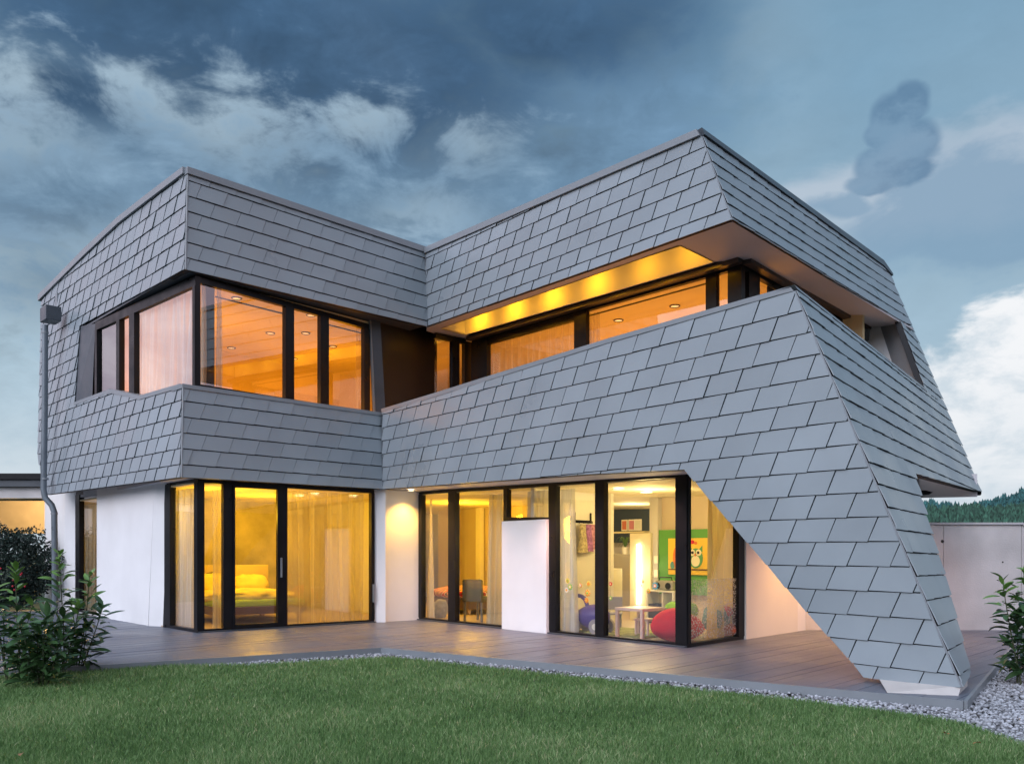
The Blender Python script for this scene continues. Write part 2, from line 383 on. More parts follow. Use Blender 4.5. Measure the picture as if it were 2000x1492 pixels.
def inward(pl, avoid=None):
    d = -Vector((pl.n.x, pl.n.y, 0)).normalized()
    if avoid: 
        k = d.dot(avoid.n) + .12
        if k > 0: d = (d - avoid.n * k); d.z = 0; d.normalize()
    return d
def backing(pl, poly, depth, name='cladding', mt=None, avoid=None):
    pts = [pl.hit(*p) for p in poly]
    m = MB(); m.slab([p + pl.n * .003 for p in pts], inward(pl, avoid) * depth)
    o = m.build(name, mt or back_m); return hpart(o)
polyA = [(366, 343), (285, 402), (235, 440), (168, 503), (108, 560), (82, 590), (75, 890), (90, 966), (354, 932), (357, 759), (275, 781), (218, 768), (147, 792), (157.5, 637), (362, 527)]
polyBl = [(357, 759), (748, 813), (748, 955), (354, 932)]
polyBu = [(366, 343), (833, 497), (833, 638), (362, 527)]
polyCl = [(748, 806), (850, 776), (1040, 717), (1192, 670), (1450, 597), (1553, 569), (1878, 1341.7), (1711, 1325), (1689, 1322), (1661.6, 1288), (1580, 1198), (1500, 1104), (1338, 917), (1150, 926), (748, 955)]
polyCu = [(833, 497), (1371, 267), (1430, 430), (1195, 513), (833, 638)]
polyDu = [(1371, 268), (1700, 505), (1722, 521), (1739, 540), (1779, 636), (1758, 628), (1430, 430)]
polyDl = [(1553, 569), (1808, 768), (1841, 784), (1846, 796), (1915, 961), (1884, 953), (1784.5, 926), (1796, 969), (1818, 1044), (1843, 1122), (1865, 1207), (1893, 1313), (1878, 1341.7)]
polyDb = [(1758, 628), (1779, 636), (1845, 794), (1841, 784), (1808, 768)]
slate_face(PLA, polyA, courses(354, 906, 31.05, 90, 950, 22.3, -2, 21), (330.9, 818.5), 1, gap=.020, cgap=.014)
slate_face(PLBl, polyBl, courses(356, 906.3, 31.0, 748, 936.2, 26.0, -2, 6), (389.9, 817), 1, gap=.007, cgap=.018)
slate_face(PLBu, polyBu, courses(365, 503.4, 30.3, 830, 625.8, 24.2, -2, 7), (381.4, 385.5), 0, gap=.007, cgap=.018)
yv = lambda y: 1080 - (1080 - y) * 1098 / 1848
slate_face(PLCl, polyCl, [(750, yv(623.5 + 43.5 * j), 1500, 623.5 + 43.5 * j) for j in range(18, -4, -1)], (1541.6, 790.6), 0, gap=.011, cgap=.012)
slate_face(PLCu, polyCu, courses(833, 625.4, 24.1, 1240, 475.2, 31.7, -2, 8), (1298.4, 321), 0, gap=.014, cgap=.014)
slate_face(PLDu, polyDu, courses(1400, 387, 20.8, 1700, 575.5, 16.3, -3, 8), (1450, 380), 0)
dl = [(1869, 1318, 1890.7, 1302), (1849.5, 1268, 1877.6, 1253), (1829.7, 1220, 1865, 1207), (1810, 1171.5, 1853.4, 1163), (1792, 1124.4, 1843, 1122), (1771, 1079, 1829.4, 1082), (1753, 1035, 1817.6, 1043.8),
      (1734.7, 991.5, 1806.6, 1006), (1714, 946.7, 1796, 969.6), (1697, 904, 1786, 936), (1679, 861.6, 1913, 961), (1661, 819.5, 1903, 938.8), (1643, 777, 1893, 914.7), (1626, 736.4, 1883, 890.6), (1610, 697, 1873, 868.5), (1593, 658.7, 1864, 845), (1577.7, 621, 1854, 822), (1561, 583.6, 1844, 799)]
dl = [(1886, 1362, 1902, 1346)] + dl + [(1545, 548, 1835, 777), (1530, 512, 1826, 756)]
slate_face(PLDl, polyDl, dl, (1700, 905), 0)
db = [(1822, 798, 1856, 822), (1814, 776, 1846, 800), (1806.5, 754, 1836.7, 778.5), (1799, 733, 1827, 756), (1791.5, 712, 1817, 734), (1783.4, 691, 1807.5, 712), (1776.4, 670, 1798.5, 690), (1769.4, 648.8, 1790.5, 669), (1761, 628, 1781, 647), (1753, 606, 1772, 626)]
slate_face(PLDb, polyDb, db, (1790, 700), 0)
SLATES.sort(key=lambda s: -s[0])
def slatemesh(lst, name):
    vs = []; fs = []; rn = []
    for a, pcs in lst:
        r = random.random()
        for top, bot in pcs:
            b = len(vs); n = len(top); vs += [tuple(t) for t in top] + [tuple(t) for t in bot]
            f = [tuple(b + i for i in range(n))] + [(b + i, b + n + i, b + n + (i + 1) % n, b + (i + 1) % n) for i in range(n)]
            fs += f; rn += [r] * len(f)
    me = bpy.data.meshes.new(name); me.from_pydata(vs, [], fs); at = me.attributes.new('rnd', 'FLOAT', 'FACE'); at.data.foreach_set('value', rn)
    me.materials.append(slate_m); o = bpy.data.objects.new(name, me); COL.objects.link(o); return hpart(o)
for s in SLATES[:295]: slatemesh([s], 'slate')
tag(slatemesh(SLATES[295:], 'slates'), kind='stuff')
print('slates', len(SLATES))
for pl, po, d, av in ((PLA, polyA, .10, PLBl), (PLBl, polyBl, .12, PLA), (PLBu, polyBu, .08, PLA), (PLCl, polyCl, .16, PLDl), (PLCu, polyCu, .06, PLDu), (PLDu, polyDu, .03, PLCu), (PLDb, polyDb, .1, None), (PLDl, polyDl, .12, PLCl)):
    backing(pl, po, d, avoid=av)
# metal trims: polyline strips on a face
def strip(pl, top, bot, proud=.045, depth=.25, name='coping', mt=None, avoid=None):
    m = MB(); iw = inward(pl, avoid) * depth
    T = [pl.hit(*p) for p in top]; B = [pl.hit(*p) for p in bot]
    for i in range(len(T) - 1):
        lo = [B[i] + pl.n * proud, B[i + 1] + pl.n * proud, B[i + 1] + iw, B[i] + iw]
        hi = [T[i] + pl.n * proud, T[i + 1] + pl.n * proud, T[i + 1] + iw, T[i] + iw]
        m.hexa(lo, hi)
    return hpart(m.build(name, mt or trim_m))
strip(PLA, [(363.5, 328), (285, 387), (235, 426), (167, 489), (110, 547), (79, 577)], [(363.5, 341), (285, 400), (235, 438.5), (167, 502), (108, 560), (79, 589)], .06, .3, 'roof_coping')
strip(PLBu, [(363.5, 328), (832, 485)], [(363.5, 341), (832, 496)], .06, .3, 'roof_coping')
strip(PLCu, [(832, 485), (1365, 255)], [(832, 496), (1371, 266.5)], .06, .3, 'roof_coping', avoid=PLDu)
strip(PLDu, [(1365, 254), (1700, 495), (1722, 511), (1740, 537)], [(1371, 267), (1700, 505), (1722, 521), (1740, 541)], .05, .3, 'roof_coping', trimd_m, avoid=PLCu)
strip(PLA, [(354.5, 750), (275, 773), (218, 760), (147, 786)], [(355, 758), (275, 781), (218, 768), (147, 792)], .03, .32, 'sill_coping')
strip(PLBl, [(354.5, 750), (750, 807)], [(355, 758), (750, 813.5)], .035, .4, 'sill_coping')
ct = [(747, 799), (850, 768), (1040, 708.5), (1192, 661), (1450, 587), (1546, 560)]
cb = [(748, 806), (850, 776), (1040, 717), (1192, 670), (1450, 597), (1553, 569)]
strip(PLCl, ct, cb, .03, .3, 'sill_coping', avoid=PLDl)
strip(PLDl, [(1546, 559), (1806, 761)], [(1553, 568), (1808, 767)], .03, .25, 'sill_coping', avoid=PLCl)
# corner profiles (thin metal angles)
def bar(p, q, r=.012, name='corner_profile', mt=None):
    return hpart(MB().tube([p, q], r, 6, False).build(name, mt or trim_m))
for a, b, pl in (((366, 343), (362, 527), PLBu), ((357, 757), (354, 932), PLBl)):
    bar(pl.hit(*a) + pl.n * .014, pl.hit(*b) + pl.n * .014, .018)
for a, b, pl in (((1371, 268), (1430, 430), PLCu), ((1553, 569), (1878, 1341.7), PLCl)):
    bar(pl.hit(*a) + pl.n * .006, pl.hit(*b) + pl.n * .006, .011)
bar(PLCl.hit(748.5, 811) + PLCl.n * .01, PLCl.hit(748.5, 955) + PLCl.n * .01, .018, 'valley_profile', trimd_m)
bar(PLCu.hit(833, 497) + PLCu.n * .01, PLCu.hit(833, 638) + PLCu.n * .01, .018, 'valley_profile', trimd_m)

# ------------------------------------------------------------------ floors, roof, shell
def zpoly(pts, z0, z1, name, mt, cut=True):
    m = MB(); m.slab([(x, y, z0) for x, y in pts], (0, 0, z1 - z0)); return hpart(m.build(name, mt))
def xy(v): return (v.x, v.y)
inset = .12
up_fp = [xy(P(97, 1080, 18.7) + Vector((.1, .12, 0))), xy(P(372, 1080, 14.25)), xy(P(826, 1080, 17.5)), (2.55, 12.9), (7.1, 17.1), (3.5, 19.5), (1.0, 24.0), (-3, 25.5)]
zpoly(up_fp, 6.25, 6.6, 'roof', roof_m)
# ground-floor window lines
KA = onz(385, 1235.5, 0); KB = onz(817, 1210, 0); KC = onz(1342, 1264.5, 0); KD = onz(1452, 1248, 0); KE = onz(1589, 1227, 0)
KW = onz(197.7, 1203, 0)
PGA = Plane(KA, KW); PGB = Plane(KA, KB); PGC = Plane(KB, KC); PGD = Plane(KC, KE)
bdir = (KB - KA).normalized(); adir = (KW - KA).normalized(); cdir = (KC - KB).normalized(); ddir = (KE - KC).normalized()
Aend = KA + adir * 8.2
gr_fp = [xy(Aend), xy(KA), xy(KB), xy(KC), xy(KC + ddir * 4.2), (3.5, 19.5), (1.0, 24), (-3, 25.5)]
zpoly([(x, y) for x, y in gr_fp], -.02, .02, 'ground_floor', floor_m)
# slab between storeys: ceiling of ground floor (underside) with soffit
lowfp = [xy(Aend + Vector((.1, 0, 0))), xy(AB0 + Vector((.02, .2, 0))), xy(P(750, 1080, 16.3)), xy(PLCl.hit(1338, 917) + Vector((.14, .12, 0))), xy(P(1500, 1080, 10.9)), xy(onz(1795, 960, 2.44)), xy(Ebot + Vector((-.2, -.25, 0))), (7.2, 16.2), (3.5, 19.5), (1.0, 24), (-3, 25.5)]
hpart(MB().slab([(x, y, 2.52 - .19 * max(0, min(1, (x + 1) / 5))) for x, y in lowfp], (0, 0, .42)).build('floor_slab', soffit_m))
# upper soffit ring at z 5.84 with the lit coffer left open
ZS = 5.84
cf = [onz(861, 642, ZS), onz(1327, 480, ZS), onz(1393, 512, ZS), onz(908, 654, ZS)]
oc = [PLCu.hit(833, 638), PLCu.hit(1430, 430)]
def zp(v, z=ZS): return Vector((v.x, v.y, z))
S0 = zp(oc[0]) + Vector((0, .05, 0)); S1 = zp(oc[1]) + Vector((0, .08, 0))
Wc = onz(920, 660, ZS); Wd = onz(1448, 508, ZS); Wx = onz(1688, 640, ZS)
Dend = onz(1752, 627, ZS)
sm = MB()
def sq(*pts): sm.slab(pts, (0, 0, .03))
sq(S0, S1, cf[1], cf[0])
DE = PLDu.hit(1752, 626.5)
sq(S1, DE, DE + ddir * .9, Wx + ddir * .9, Wx, Wd + Vector((.02, -.02, 0)), cf[2], cf[1])
bo = zp(PLBu.hit(362, 527)); 
sq(cf[0], cf[3], Wc, Wc + Vector((-.4, .1, 0)), zp(P(833, 1080, 17.6)), S0)
hpart(sm.build('soffit', soffit_m))
# soffit under the band over the corner windows
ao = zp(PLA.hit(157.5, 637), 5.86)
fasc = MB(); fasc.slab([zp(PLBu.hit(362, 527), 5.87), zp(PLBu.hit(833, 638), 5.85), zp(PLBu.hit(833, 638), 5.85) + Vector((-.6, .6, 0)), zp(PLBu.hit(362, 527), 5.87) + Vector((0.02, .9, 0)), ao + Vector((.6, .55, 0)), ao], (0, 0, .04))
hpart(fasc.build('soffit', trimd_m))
# coffer: raised recess with washed walls
ch = .42
cm = MB()
for i in range(4):
    a, b = cf[i], cf[(i + 1) % 4]
    o2 = (a + b) / 2 - (cf[0] + cf[1] + cf[2] + cf[3]) / 4; o2.z = 0; o2 = o2.normalized() * .03
    cm.slab([a + Vector((0, 0, .0)), b, b + Vector((0, 0, ch)), a + Vector((0, 0, ch))], o2)
cm.slab([p + Vector((0, 0, ch)) for p in cf], (0, 0, .03))
hpart(cm.build('ceiling_coffer', paint_m))
# outer shell walls at the back (closed volume)
def wallseg(a, b, z0, z1, th=.2, name='rear_wall', mt=None):
    a = Vector((a[0], a[1], z0)); b = Vector((b[0], b[1], z0)); d = (b - a).normalized(); n = Vector((-d.y, d.x, 0))
    return hpart(MB().slab([a, b, b + n * th, a + n * th], (0, 0, z1 - z0)).build(name, mt or plaster_m))
bk = up_fp[4:] + [up_fp[0]]
for i in range(len(bk) - 1): wallseg(bk[i], bk[i + 1], 2.9, 7.0, -.15, 'rear_wall', trim_m)
gk = [xy(KC + ddir * 4.2), (3.5, 19.5), (1.0, 24), (-3, 25.5), xy(Aend)]
for i in range(len(gk) - 1): wallseg(gk[i], gk[i + 1], 0, 2.5, -.15)
# ------------------------------------------------------------------ windows
def topz(pl, px, py): return pl.hit(px, py).z
def vbox(m, pl, x0, x1, z0a, z1a, z0b, z1b, o0, o1):
    """box on a vertical plane between pixel columns x0..x1, with its own heights at both ends, offsets o0..o1 along the outward normal"""
    u0, u1 = pl.ux(x0), pl.ux(x1)
    def q(u, z, o): p = pl.o + pl.u * u + pl.n * o; return Vector((p.x, p.y, z))
    lo = [q(u0, z0a, o1), q(u1, z0b, o1), q(u1, z0b, o0), q(u0, z0a, o0)]; hi = [q(u0, z1a, o1), q(u1, z1b, o1), q(u1, z1b, o0), q(u0, z1a, o0)]
    m.hexa(lo, hi)
def lerp(a, b, t): return a + (b - a) * t
def window_run(pl, xa, xb, za, zb, bot, mull, panes, rail=(.09, .06), gl=None, depth=.09, extra=None):
    """za/zb heights of the head at xa/xb; bot sill height"""
    ua, ub = pl.ux(xa), pl.ux(xb)
    H = lambda x: lerp(za, zb, (pl.ux(x) - ua) / (ub - ua))
    m = MB()
    vbox(m, pl, xa, xb, za - rail[0], za, zb - rail[0], zb, -depth, 0)
    fr = hpart(m.build('window_frame', frame_m)); m = MB()
    vbox(m, pl, xa, xb, bot, bot + rail[1], bot, bot + rail[1], -depth, .001); m.build('sill_rail', frame_m, fr)
    for x0, x1 in mull:
        mm = MB(); vbox(mm, pl, x0, x1, bot + rail[1], H(x0) - rail[0], bot + rail[1], H(x1) - rail[0], -depth, .012)
        mm.build('mullion', frame_m, fr)
    for x0, x1 in panes:
        mm = MB(); u0, u1 = pl.ux(x0), pl.ux(x1)
        def q(u, z): p = pl.o + pl.u * u - pl.n * (depth * .45); return Vector((p.x, p.y, z))
        mm.add([q(u0, bot + rail[1] - .01), q(u1, bot + rail[1] - .01), q(u1, H(x1) - rail[0] + .01), q(u0, H(x0) - rail[0] + .01)], [(0, 1, 2, 3)])
        mm.build('pane', gl or glass_m, fr)
    return fr
# windows: children keep world coordinates (the frame's parent inverse cancels the house offset)
zA0 = topz(PGB, 388, 934); zA1 = topz(PGB, 730, 956)
window_run(PGB, 386, 731, zA0, zA1, 0, [(386, 399), (436, 456), (544, 561), (725, 731)], [(399, 436), (456, 544), (561, 725)], (.07, .05))
# slimmer frame of the opening leaf
window_run(PGB.off(-.02), 455, 546, zA0 - .06, lerp(zA0, zA1, .45) - .05, .03, [(455, 459), (541.5, 546)], [], (.06, .07), depth=.05)
zl = topz(PGA, 330, 937)
window_run(PGA, 322, 386.5, zl, zA0, 0, [(322, 333), (380, 386.5)], [(333, 380)], (.07, .05))
window_run(PGA, 148, 198, topz(PGA, 152, 960), topz(PGA, 198, 955), 0, [(148, 156), (193, 198)], [(156, 193)], (.07, .05))
zC0 = topz(PGC, 817, 961); zC1 = topz(PGC, 1340, 924)
window_run(PGC, 816, 1342, zC0, zC1, 0, [(816, 824), (876, 890), (984, 991), (1072, 1086), (1163, 1180), (1320, 1342)], [(824, 876), (890, 984), (991, 1072), (1086, 1163), (1180, 1320)], (.05, .05))
m = MB(); vbox(m, PGC, 988, 1073, topz(PGC, 990, 1017), topz(PGC, 990, 1010), topz(PGC, 1072, 1017), topz(PGC, 1072, 1010), -.09, .015); hpart(m.build('transom', frame_m))
m = MB(); vbox(m, PGC, 986, 1073, .0, topz(PGC, 990, 1018), .0, topz(PGC, 1072, 1014), -.12, .07); hpart(m.build('infill_panel', plaster_m, bevel=.006))
zD0 = topz(PGD, 1345, 925); zD1 = zD0
window_run(PGD, 1343, 1455, zD0, zD1, 0, [(1343, 1346), (1442, 1455)], [(1346, 1442)], (.05, .05))
m = MB(); vbox(m, PGD, 1455, 1589, 0, 2.45, 0, 2.45, -.2, .03); hpart(m.build('plaster_wall', plaster_m))
m = MB(); vbox(m, PGB, 746, 817.5, 0, 2.5, 0, 2.5, -.2, .02); hpart(m.build('plaster_wall', plaster_m))
# pale jamb strip left of the inner corner
a = PGB.hit(731, 1080); b = PGB.hit(746, 1080)
m = MB(); m.slab([Vector((a.x, a.y, 0)) - PGB.n * .05, Vector((b.x, b.y, 0)) + PGB.n * .13, Vector((b.x, b.y, 0)) - PGB.n * .2, Vector((a.x, a.y, 0)) - PGB.n * .2], (0, 0, 2.5)); hpart(m.build('window_jamb', plaster_m))
# slanting plaster wall on the left face
def qpts(pl, pts, o=0): return [pl.hit(*p) + pl.n * o for p in pts]
m = MB(); m.slab(qpts(PGA, [(199, 952), (313, 936), (300, 1227), (199, 1206)], .10), -PGA.n * .3); hpart(m.build('plaster_wall', plaster_m))
m = MB(); f_ = qpts(PGA, [(313, 936), (301, 1227)], .10); g_ = qpts(PGA, [(328, 936), (317, 1228)], -.02)
m.slab([f_[0], g_[0], g_[1], f_[1]], -PGA.n * .12); hpart(m.build('window_jamb', plaster_m))
m = MB(); g_ = qpts(PGA, [(330, 936), (319, 1228)], .01); m.slab([g_[0], g_[0] + PGA.u * .10, g_[1] + PGA.u * .10, g_[1]], -PGA.n * .1); hpart(m.build('window_jamb', frame_m))
m = MB(); m.slab(qpts(PGA, [(96, 966), (137, 962), (134, 1200), (96, 1190)], .10), -PGA.n * .3); hpart(m.build('plaster_wall', plaster_m))
m = MB(); f_ = qpts(PGA, [(137, 962), (134, 1200)], .10); g_ = qpts(PGA, [(150, 960), (144, 1200)], -.03)
m.slab([f_[0], g_[0], g_[1], f_[1]], -PGA.n * .1); hpart(m.build('window_jamb', plaster_m))
# upper corner window (left volume)
zsill = 3.98
KUA = P(381, 747, 14.05); KUB = onz(845, 660, ZS); KUW = P(186, 700, 16.9)
PUA = Plane(KUA, KUW); PUB = Plane(KUA, KUB)
zh = topz(PUB, 388, 540)
window_run(PUB, 381, 722, zh, zh - .05, zsill, [(381, 391), (557, 574), (625.5, 642), (711, 722)], [(391, 557), (574, 625.5), (642, 711)], (.10, .09), glassup_m)
window_run(PUA, 186, 381.5, zh, zh, zsill, [(186, 190), (228, 234), (253, 263), (377, 381.5)], [(190, 228), (234, 253), (263, 377)], (.16, .07), glassup_m)
# dark fold-out panel beside the window and dark return wall
m = MB(); m.slab([PUB.hit(735, 618), PUB.hit(851, 648), PUB.hit(851, 775), PUB.hit(748, 806)], PUB.n * .04); hpart(m.build('dark_wall_panel', panel_m))
m = MB(); m.slab([PUB.hit(722, 612) + PUB.n * .02, PUB.hit(736, 612) + PUB.n * .09, PUB.hit(747, 806) + PUB.n * .09, PUB.hit(731, 806) + PUB.n * .02], -PUB.n * .08); hpart(m.build('window_reveal', trimd_m))
m = MB(); m.slab([PUB.hit(720, 620) + PUB.n * .04, PUB.hit(722, 620) + PUB.n * .04, PUB.hit(731, 804) + PUB.n * .04, PUB.hit(729, 804) + PUB.n * .04], -PUB.n * .05); hpart(m.build('window_track', trim_m))
# left jamb of the corner opening
ja = [PLA.hit(157.5, 637), PLA.hit(147.5, 788)]; jb = [PUA.hit(186, 632), PUA.hit(180, 780)]
m = MB(); m.slab([ja[0], jb[0], jb[1], ja[1]], (-.03, .03, 0)); hpart(m.build('window_reveal', trimd_m))
# sliding shutter behind the left-most pane
m = MB(); vbox(m, PUA.off(.12), 188, 230, zsill, zh, zsill, zh, -.03, 0); hpart(m.build('shutter', trimd_m))
# recessed upper windows behind the balcony parapet
PVB = Plane(onz(851, 648, ZS), onz(921, 663, ZS)); Vc = PVB.hit(921, 663)
PVC = Plane(Wc, Wd); PVD = Plane(Wd, Wx)
window_run(PVB, 851, 921, ZS - .02, ZS - .02, 4.0, [(883, 897), (907, 921)], [(851, 883), (897, 907)], (.10, .06), glass_m)
window_run(PVC, 921, 1449, ZS - .02, ZS - .02, 4.0, [(921, 952), (1122, 1145), (1379, 1399), (1422, 1449)], [(952, 1122), (1145, 1379), (1399, 1422)], (.09, .06), glass_m)
window_run(PVC.off(.01), 921, 1145, ZS - .1, ZS - .1, 4.0, [], [], (.12, .06), glass_m)
window_run(PVD, 1449, 1686, ZS - .02, ZS - .02, 4.0, [(1449, 1452), (1462, 1483), (1560, 1566), (1676, 1686)], [(1452, 1462), (1483, 1560), (1566, 1676)], (.10, .06), glass_m)
m = MB(); vbox(m, PVD.off(.12), 1500, 1676, 4.0, ZS - .1, 4.0, ZS - .1, -.02, 0); hpart(m.build('dark_sheet', frame_m))  # dark sheet added behind the glass so these panes look black
# head profile (brown-black trim) outside the recessed windows
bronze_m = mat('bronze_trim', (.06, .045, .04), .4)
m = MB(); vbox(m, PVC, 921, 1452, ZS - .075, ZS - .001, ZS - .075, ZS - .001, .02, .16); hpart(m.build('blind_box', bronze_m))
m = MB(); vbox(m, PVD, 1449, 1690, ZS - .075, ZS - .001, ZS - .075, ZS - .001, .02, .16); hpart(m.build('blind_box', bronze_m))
# far end of the balcony slot
j0, j1 = PLDu.hit(1759, 627), PLDl.hit(1807, 763); k0 = onz(1718, 633.6, ZS); k1 = Plane(j0, j1, k0).hit(1744, 713)
k2 = k0 + (k1 - k0) * 2.2; 
m = MB(); m.slab([k0, j0, j1 + (j1 - j0) * .25, k2], (.03, .05, 0)); hpart(m.build('slot_jamb', trim_m))
w0 = onz(1681, 641, ZS); m = MB(); pw0 = Plane(w0, k0, k1); m.slab([pw0.hit(1678, 641), k0, k2, pw0.hit(1678, 860)], (0, .1, 0)); hpart(m.build('plaster_wall', plaster_m))
# balcony floor & inner parapet wall
bfl = [xy(P(760, 1080, 16.6)), xy(PLCl.hit(1545, 1080) + Vector((.05, .3, 0))), xy(P(1800, 1080, 14.6)), xy(Wx), xy(Wd), xy(Wc)]
zpoly(bfl, 2.96, 3.0, 'balcony_floor', deck_m)
m = MB(); ip = [PLCl.hit(752, 806) - PLCl.n * .25, PLCl.hit(1535, 572) - PLCl.n * .25]
m.slab([Vector((ip[0].x, ip[0].y, 2.6)), Vector((ip[1].x, ip[1].y, 2.6)), ip[1] - Vector((0, 0, .05)), ip[0] - Vector((0, 0, .05))], -PLCl.n * .03); hpart(m.build('parapet_lining', plaster_m))
# leg: closed back, and white foot
m = MB(); lp = [PLCl.hit(*p) - PLCl.n * .2 for p in [(1345, 915), (1530, 700), (1760, 1200), (1800, 1310), (1700, 1318), (1500, 1100)]]
m.slab(lp, inward(PLCl, PLDl) * .12); hpart(m.build('leg_core', trim_m))
ft = [PLCl.hit(1713, 1324) - PLCl.n * .03, PLCl.hit(1874, 1340) - PLCl.n * .03, PLDl.hit(1889, 1308), PLCl.hit(1720, 1322) - PLCl.n * .4]
fb = [onz(1733, 1352, -.0), onz(1867, 1376, -.06), onz(1890, 1352, -.06), onz(1760, 1335, -.0)]
m = MB(); m.hexa(fb, ft); hpart(m.build('concrete_foot', mat('foot_concrete', (.60, .57, .55), .8, 0, .06, 5, .4, 60)))
# dark eave bar at the rear of the overhang
ea = onz(1790, 962, 2.42); eb = Ebot + Vector((-.02, -.02, -.02))
m = MB(); m.tube([ea, eb], .045, 6, False); hpart(m.build('eave_bar', frame_m))
# ------------------------------------------------------------------ downpipe and hopper
hx = P(97, 618, 18.25)
M3 = Matrix.Rotation(R(-46), 3, 'Z')
m = MB(); m.box(P(99, 615, 18.2), (.42, .30, .30), M=M3); hpart(m.build('rain_hopper', trimd_m, bevel=.008))
m = MB(); m.tube([P(88, 635, 18.2), P(87.5, 800, 18.2), P(85, 955, 18.2), P(88, 972, 18.2), P(101, 986, 18.2), P(106, 1000, 18.2), P(107, 1100, 18.2), P(107, 1197, 18.2)], .062, 14); hpart(m.build('downpipe', mat('pipe_metal', (.17, .20, .23), .35, .3, .08, 3)))
for py in (650, 935, 1003):
    p = P(88 if py < 960 else 106, py, 18.2); m = MB(); m.tube([p + Vector((0, 0, .02)), p - Vector((0, 0, .02))], .07, 14); hpart(m.build('pipe_bracket', trim_m))
# ------------------------------------------------------------------ interior shell
def room_wall(p0, p1, z0, z1, mt, name='inner_wall', th=.08):
    a = Vector((p0[0], p0[1], z0)); b = Vector((p1[0], p1[1], z0)); d = (b - a).normalized(); n = Vector((-d.y, d.x, 0))
    return hpart(MB().slab([a + n * th / 2, b + n * th / 2, b - n * th / 2, a - n * th / 2], (0, 0, z1 - z0)).build(name, mt))
nin = lambda pl, s: -pl.n * s
yellow_conc = mat('fair_faced_concrete', (.50, .45, .36), .75, 0, .32, 1.6, .5, 25, det=9)
beige_m = mat('beige_wall', (.62, .52, .40), .8, 0, .04, 2)
b1 = KA + adir * 3.9; b2 = b1 + bdir * 4.6
room_wall(xy(KA + adir * 3.9), xy(b2), 0, 2.45, yellow_conc)
room_wall(xy(KB - PGB.n * .2 + Vector((-.02, 0, 0))), xy(b2), 0, 2.45, paint_m)
room_wall(xy(KA + adir * 3.9), xy(KA + adir * 3.9 + adir * 4.2), 0, .01, paint_m)
# rooms behind the long window wall
def RC(px, s): q = PGC.off(s).hit(px, HY - .01); return Vector((q.x, q.y, 0))
def RB(px, s): q = PGB.off(s).hit(px, HY - .01); return Vector((q.x, q.y, 0))
r2a = KB - PGB.n * .25 ; r2b = KB + ddir * 3.6
room_wall(xy(KB + ddir * 3.4 - cdir * 3.6), xy(RC(1040, 3.4)), 0, 2.45, beige_m)
pm = RC(1040, .1); room_wall(xy(pm), xy(pm + ddir * 1.9), 0, 2.45, paint_m)
room_wall(xy(pm + ddir * 1.9), xy(pm + ddir * 1.9 + cdir * .28), 0, 2.45, paint_m)
room_wall(xy(RC(1040, 3.4)), xy(RC(1190, 6.2)), 0, 2.45, paint_m)
room_wall(xy(RC(1190, 6.2)), xy(RC(1330, 6.2)), 0, 2.45, paint_m)
room_wall(xy(RC(1274, 3.1)), xy(RC(1318, 6.2)), 0, 2.45, paint_m)
room_wall(xy(RC(1272, 3.1)), xy(KC + ddir * 3.3), 0, 2.45, beige_m)
room_wall(xy(RC(1274, 3.04)), xy(RC(1290, 3.04)), 0, 2.45, concrete_m, 'pillar', .16)
room_wall(xy(KC + ddir * 1.62), xy(KC + ddir * 3.4), 0, 2.45, paint_m)
# upper storey inner walls
ua = Vector((KUA.x, KUA.y, 0)); ubd = (Vector((KUB.x, KUB.y, 0)) - ua).normalized(); uad = (Vector((KUW.x, KUW.y, 0)) - ua).normalized()
oran_m = mat('upper_wall_paint', (.74, .62, .36), .8, 0, .06, 1.5)
room_wall(xy(ua + uad * 4.3 + ubd * .3), xy(ua + uad * 4.3 + ubd * 7.5), 3.0, 6.0, oran_m)
v0 = Vector((Wc.x, Wc.y, 0)); vd = (Vector((Wd.x, Wd.y, 0)) - v0).normalized(); vp = Vector((-vd.y, vd.x, 0))
room_wall(xy(v0 + vp * 4.2 - vd * .2), xy(v0 + vp * 4.2 + vd * 6.5), 3.0, 6.0, oran_m)
# upper ceiling (inside window lines)
ceil = [xy(ua + uad * 4.5 + ubd * .25), xy(ua + uad * .05 + ubd * .05), xy(Vector((KUB.x, KUB.y, 0))), xy(v0 + vp * .05), xy(Vector((Wd.x, Wd.y, 0)) + vp * .05), xy(Wx + Vector((-.1, .05, 0))), (3.5, 19.5), (1, 24), (-3, 25.4)]
hpart(MB().slab([(x, y, 5.78) for x, y in ceil], (0, 0, .05)).build('ceiling', ceil_m))
zpoly([xy(ua + uad * 4.5 + ubd * .25), xy(ua), xy(KUB), xy(v0), xy(Wd), xy(Wx), (3.5, 19.5), (1, 24), (-3, 25.4)], 2.955, 2.99, 'upper_floor', floor_m)
gceil = [xy(Aend), xy(KA + (KB - KA) * .0 - PGB.n * .1), xy(KB - PGB.n * .1), xy(KC - PGC.n * .1), xy(KC + ddir * 4.1), (3.5, 19.4), (1, 23.9), (-3, 25.3)]
hpart(MB().slab([(x, y, 2.44 - .12 * max(0, min(1, (x + 1) / 4))) for x, y in gceil], (0, 0, .03)).build('ceiling', ceil_m))
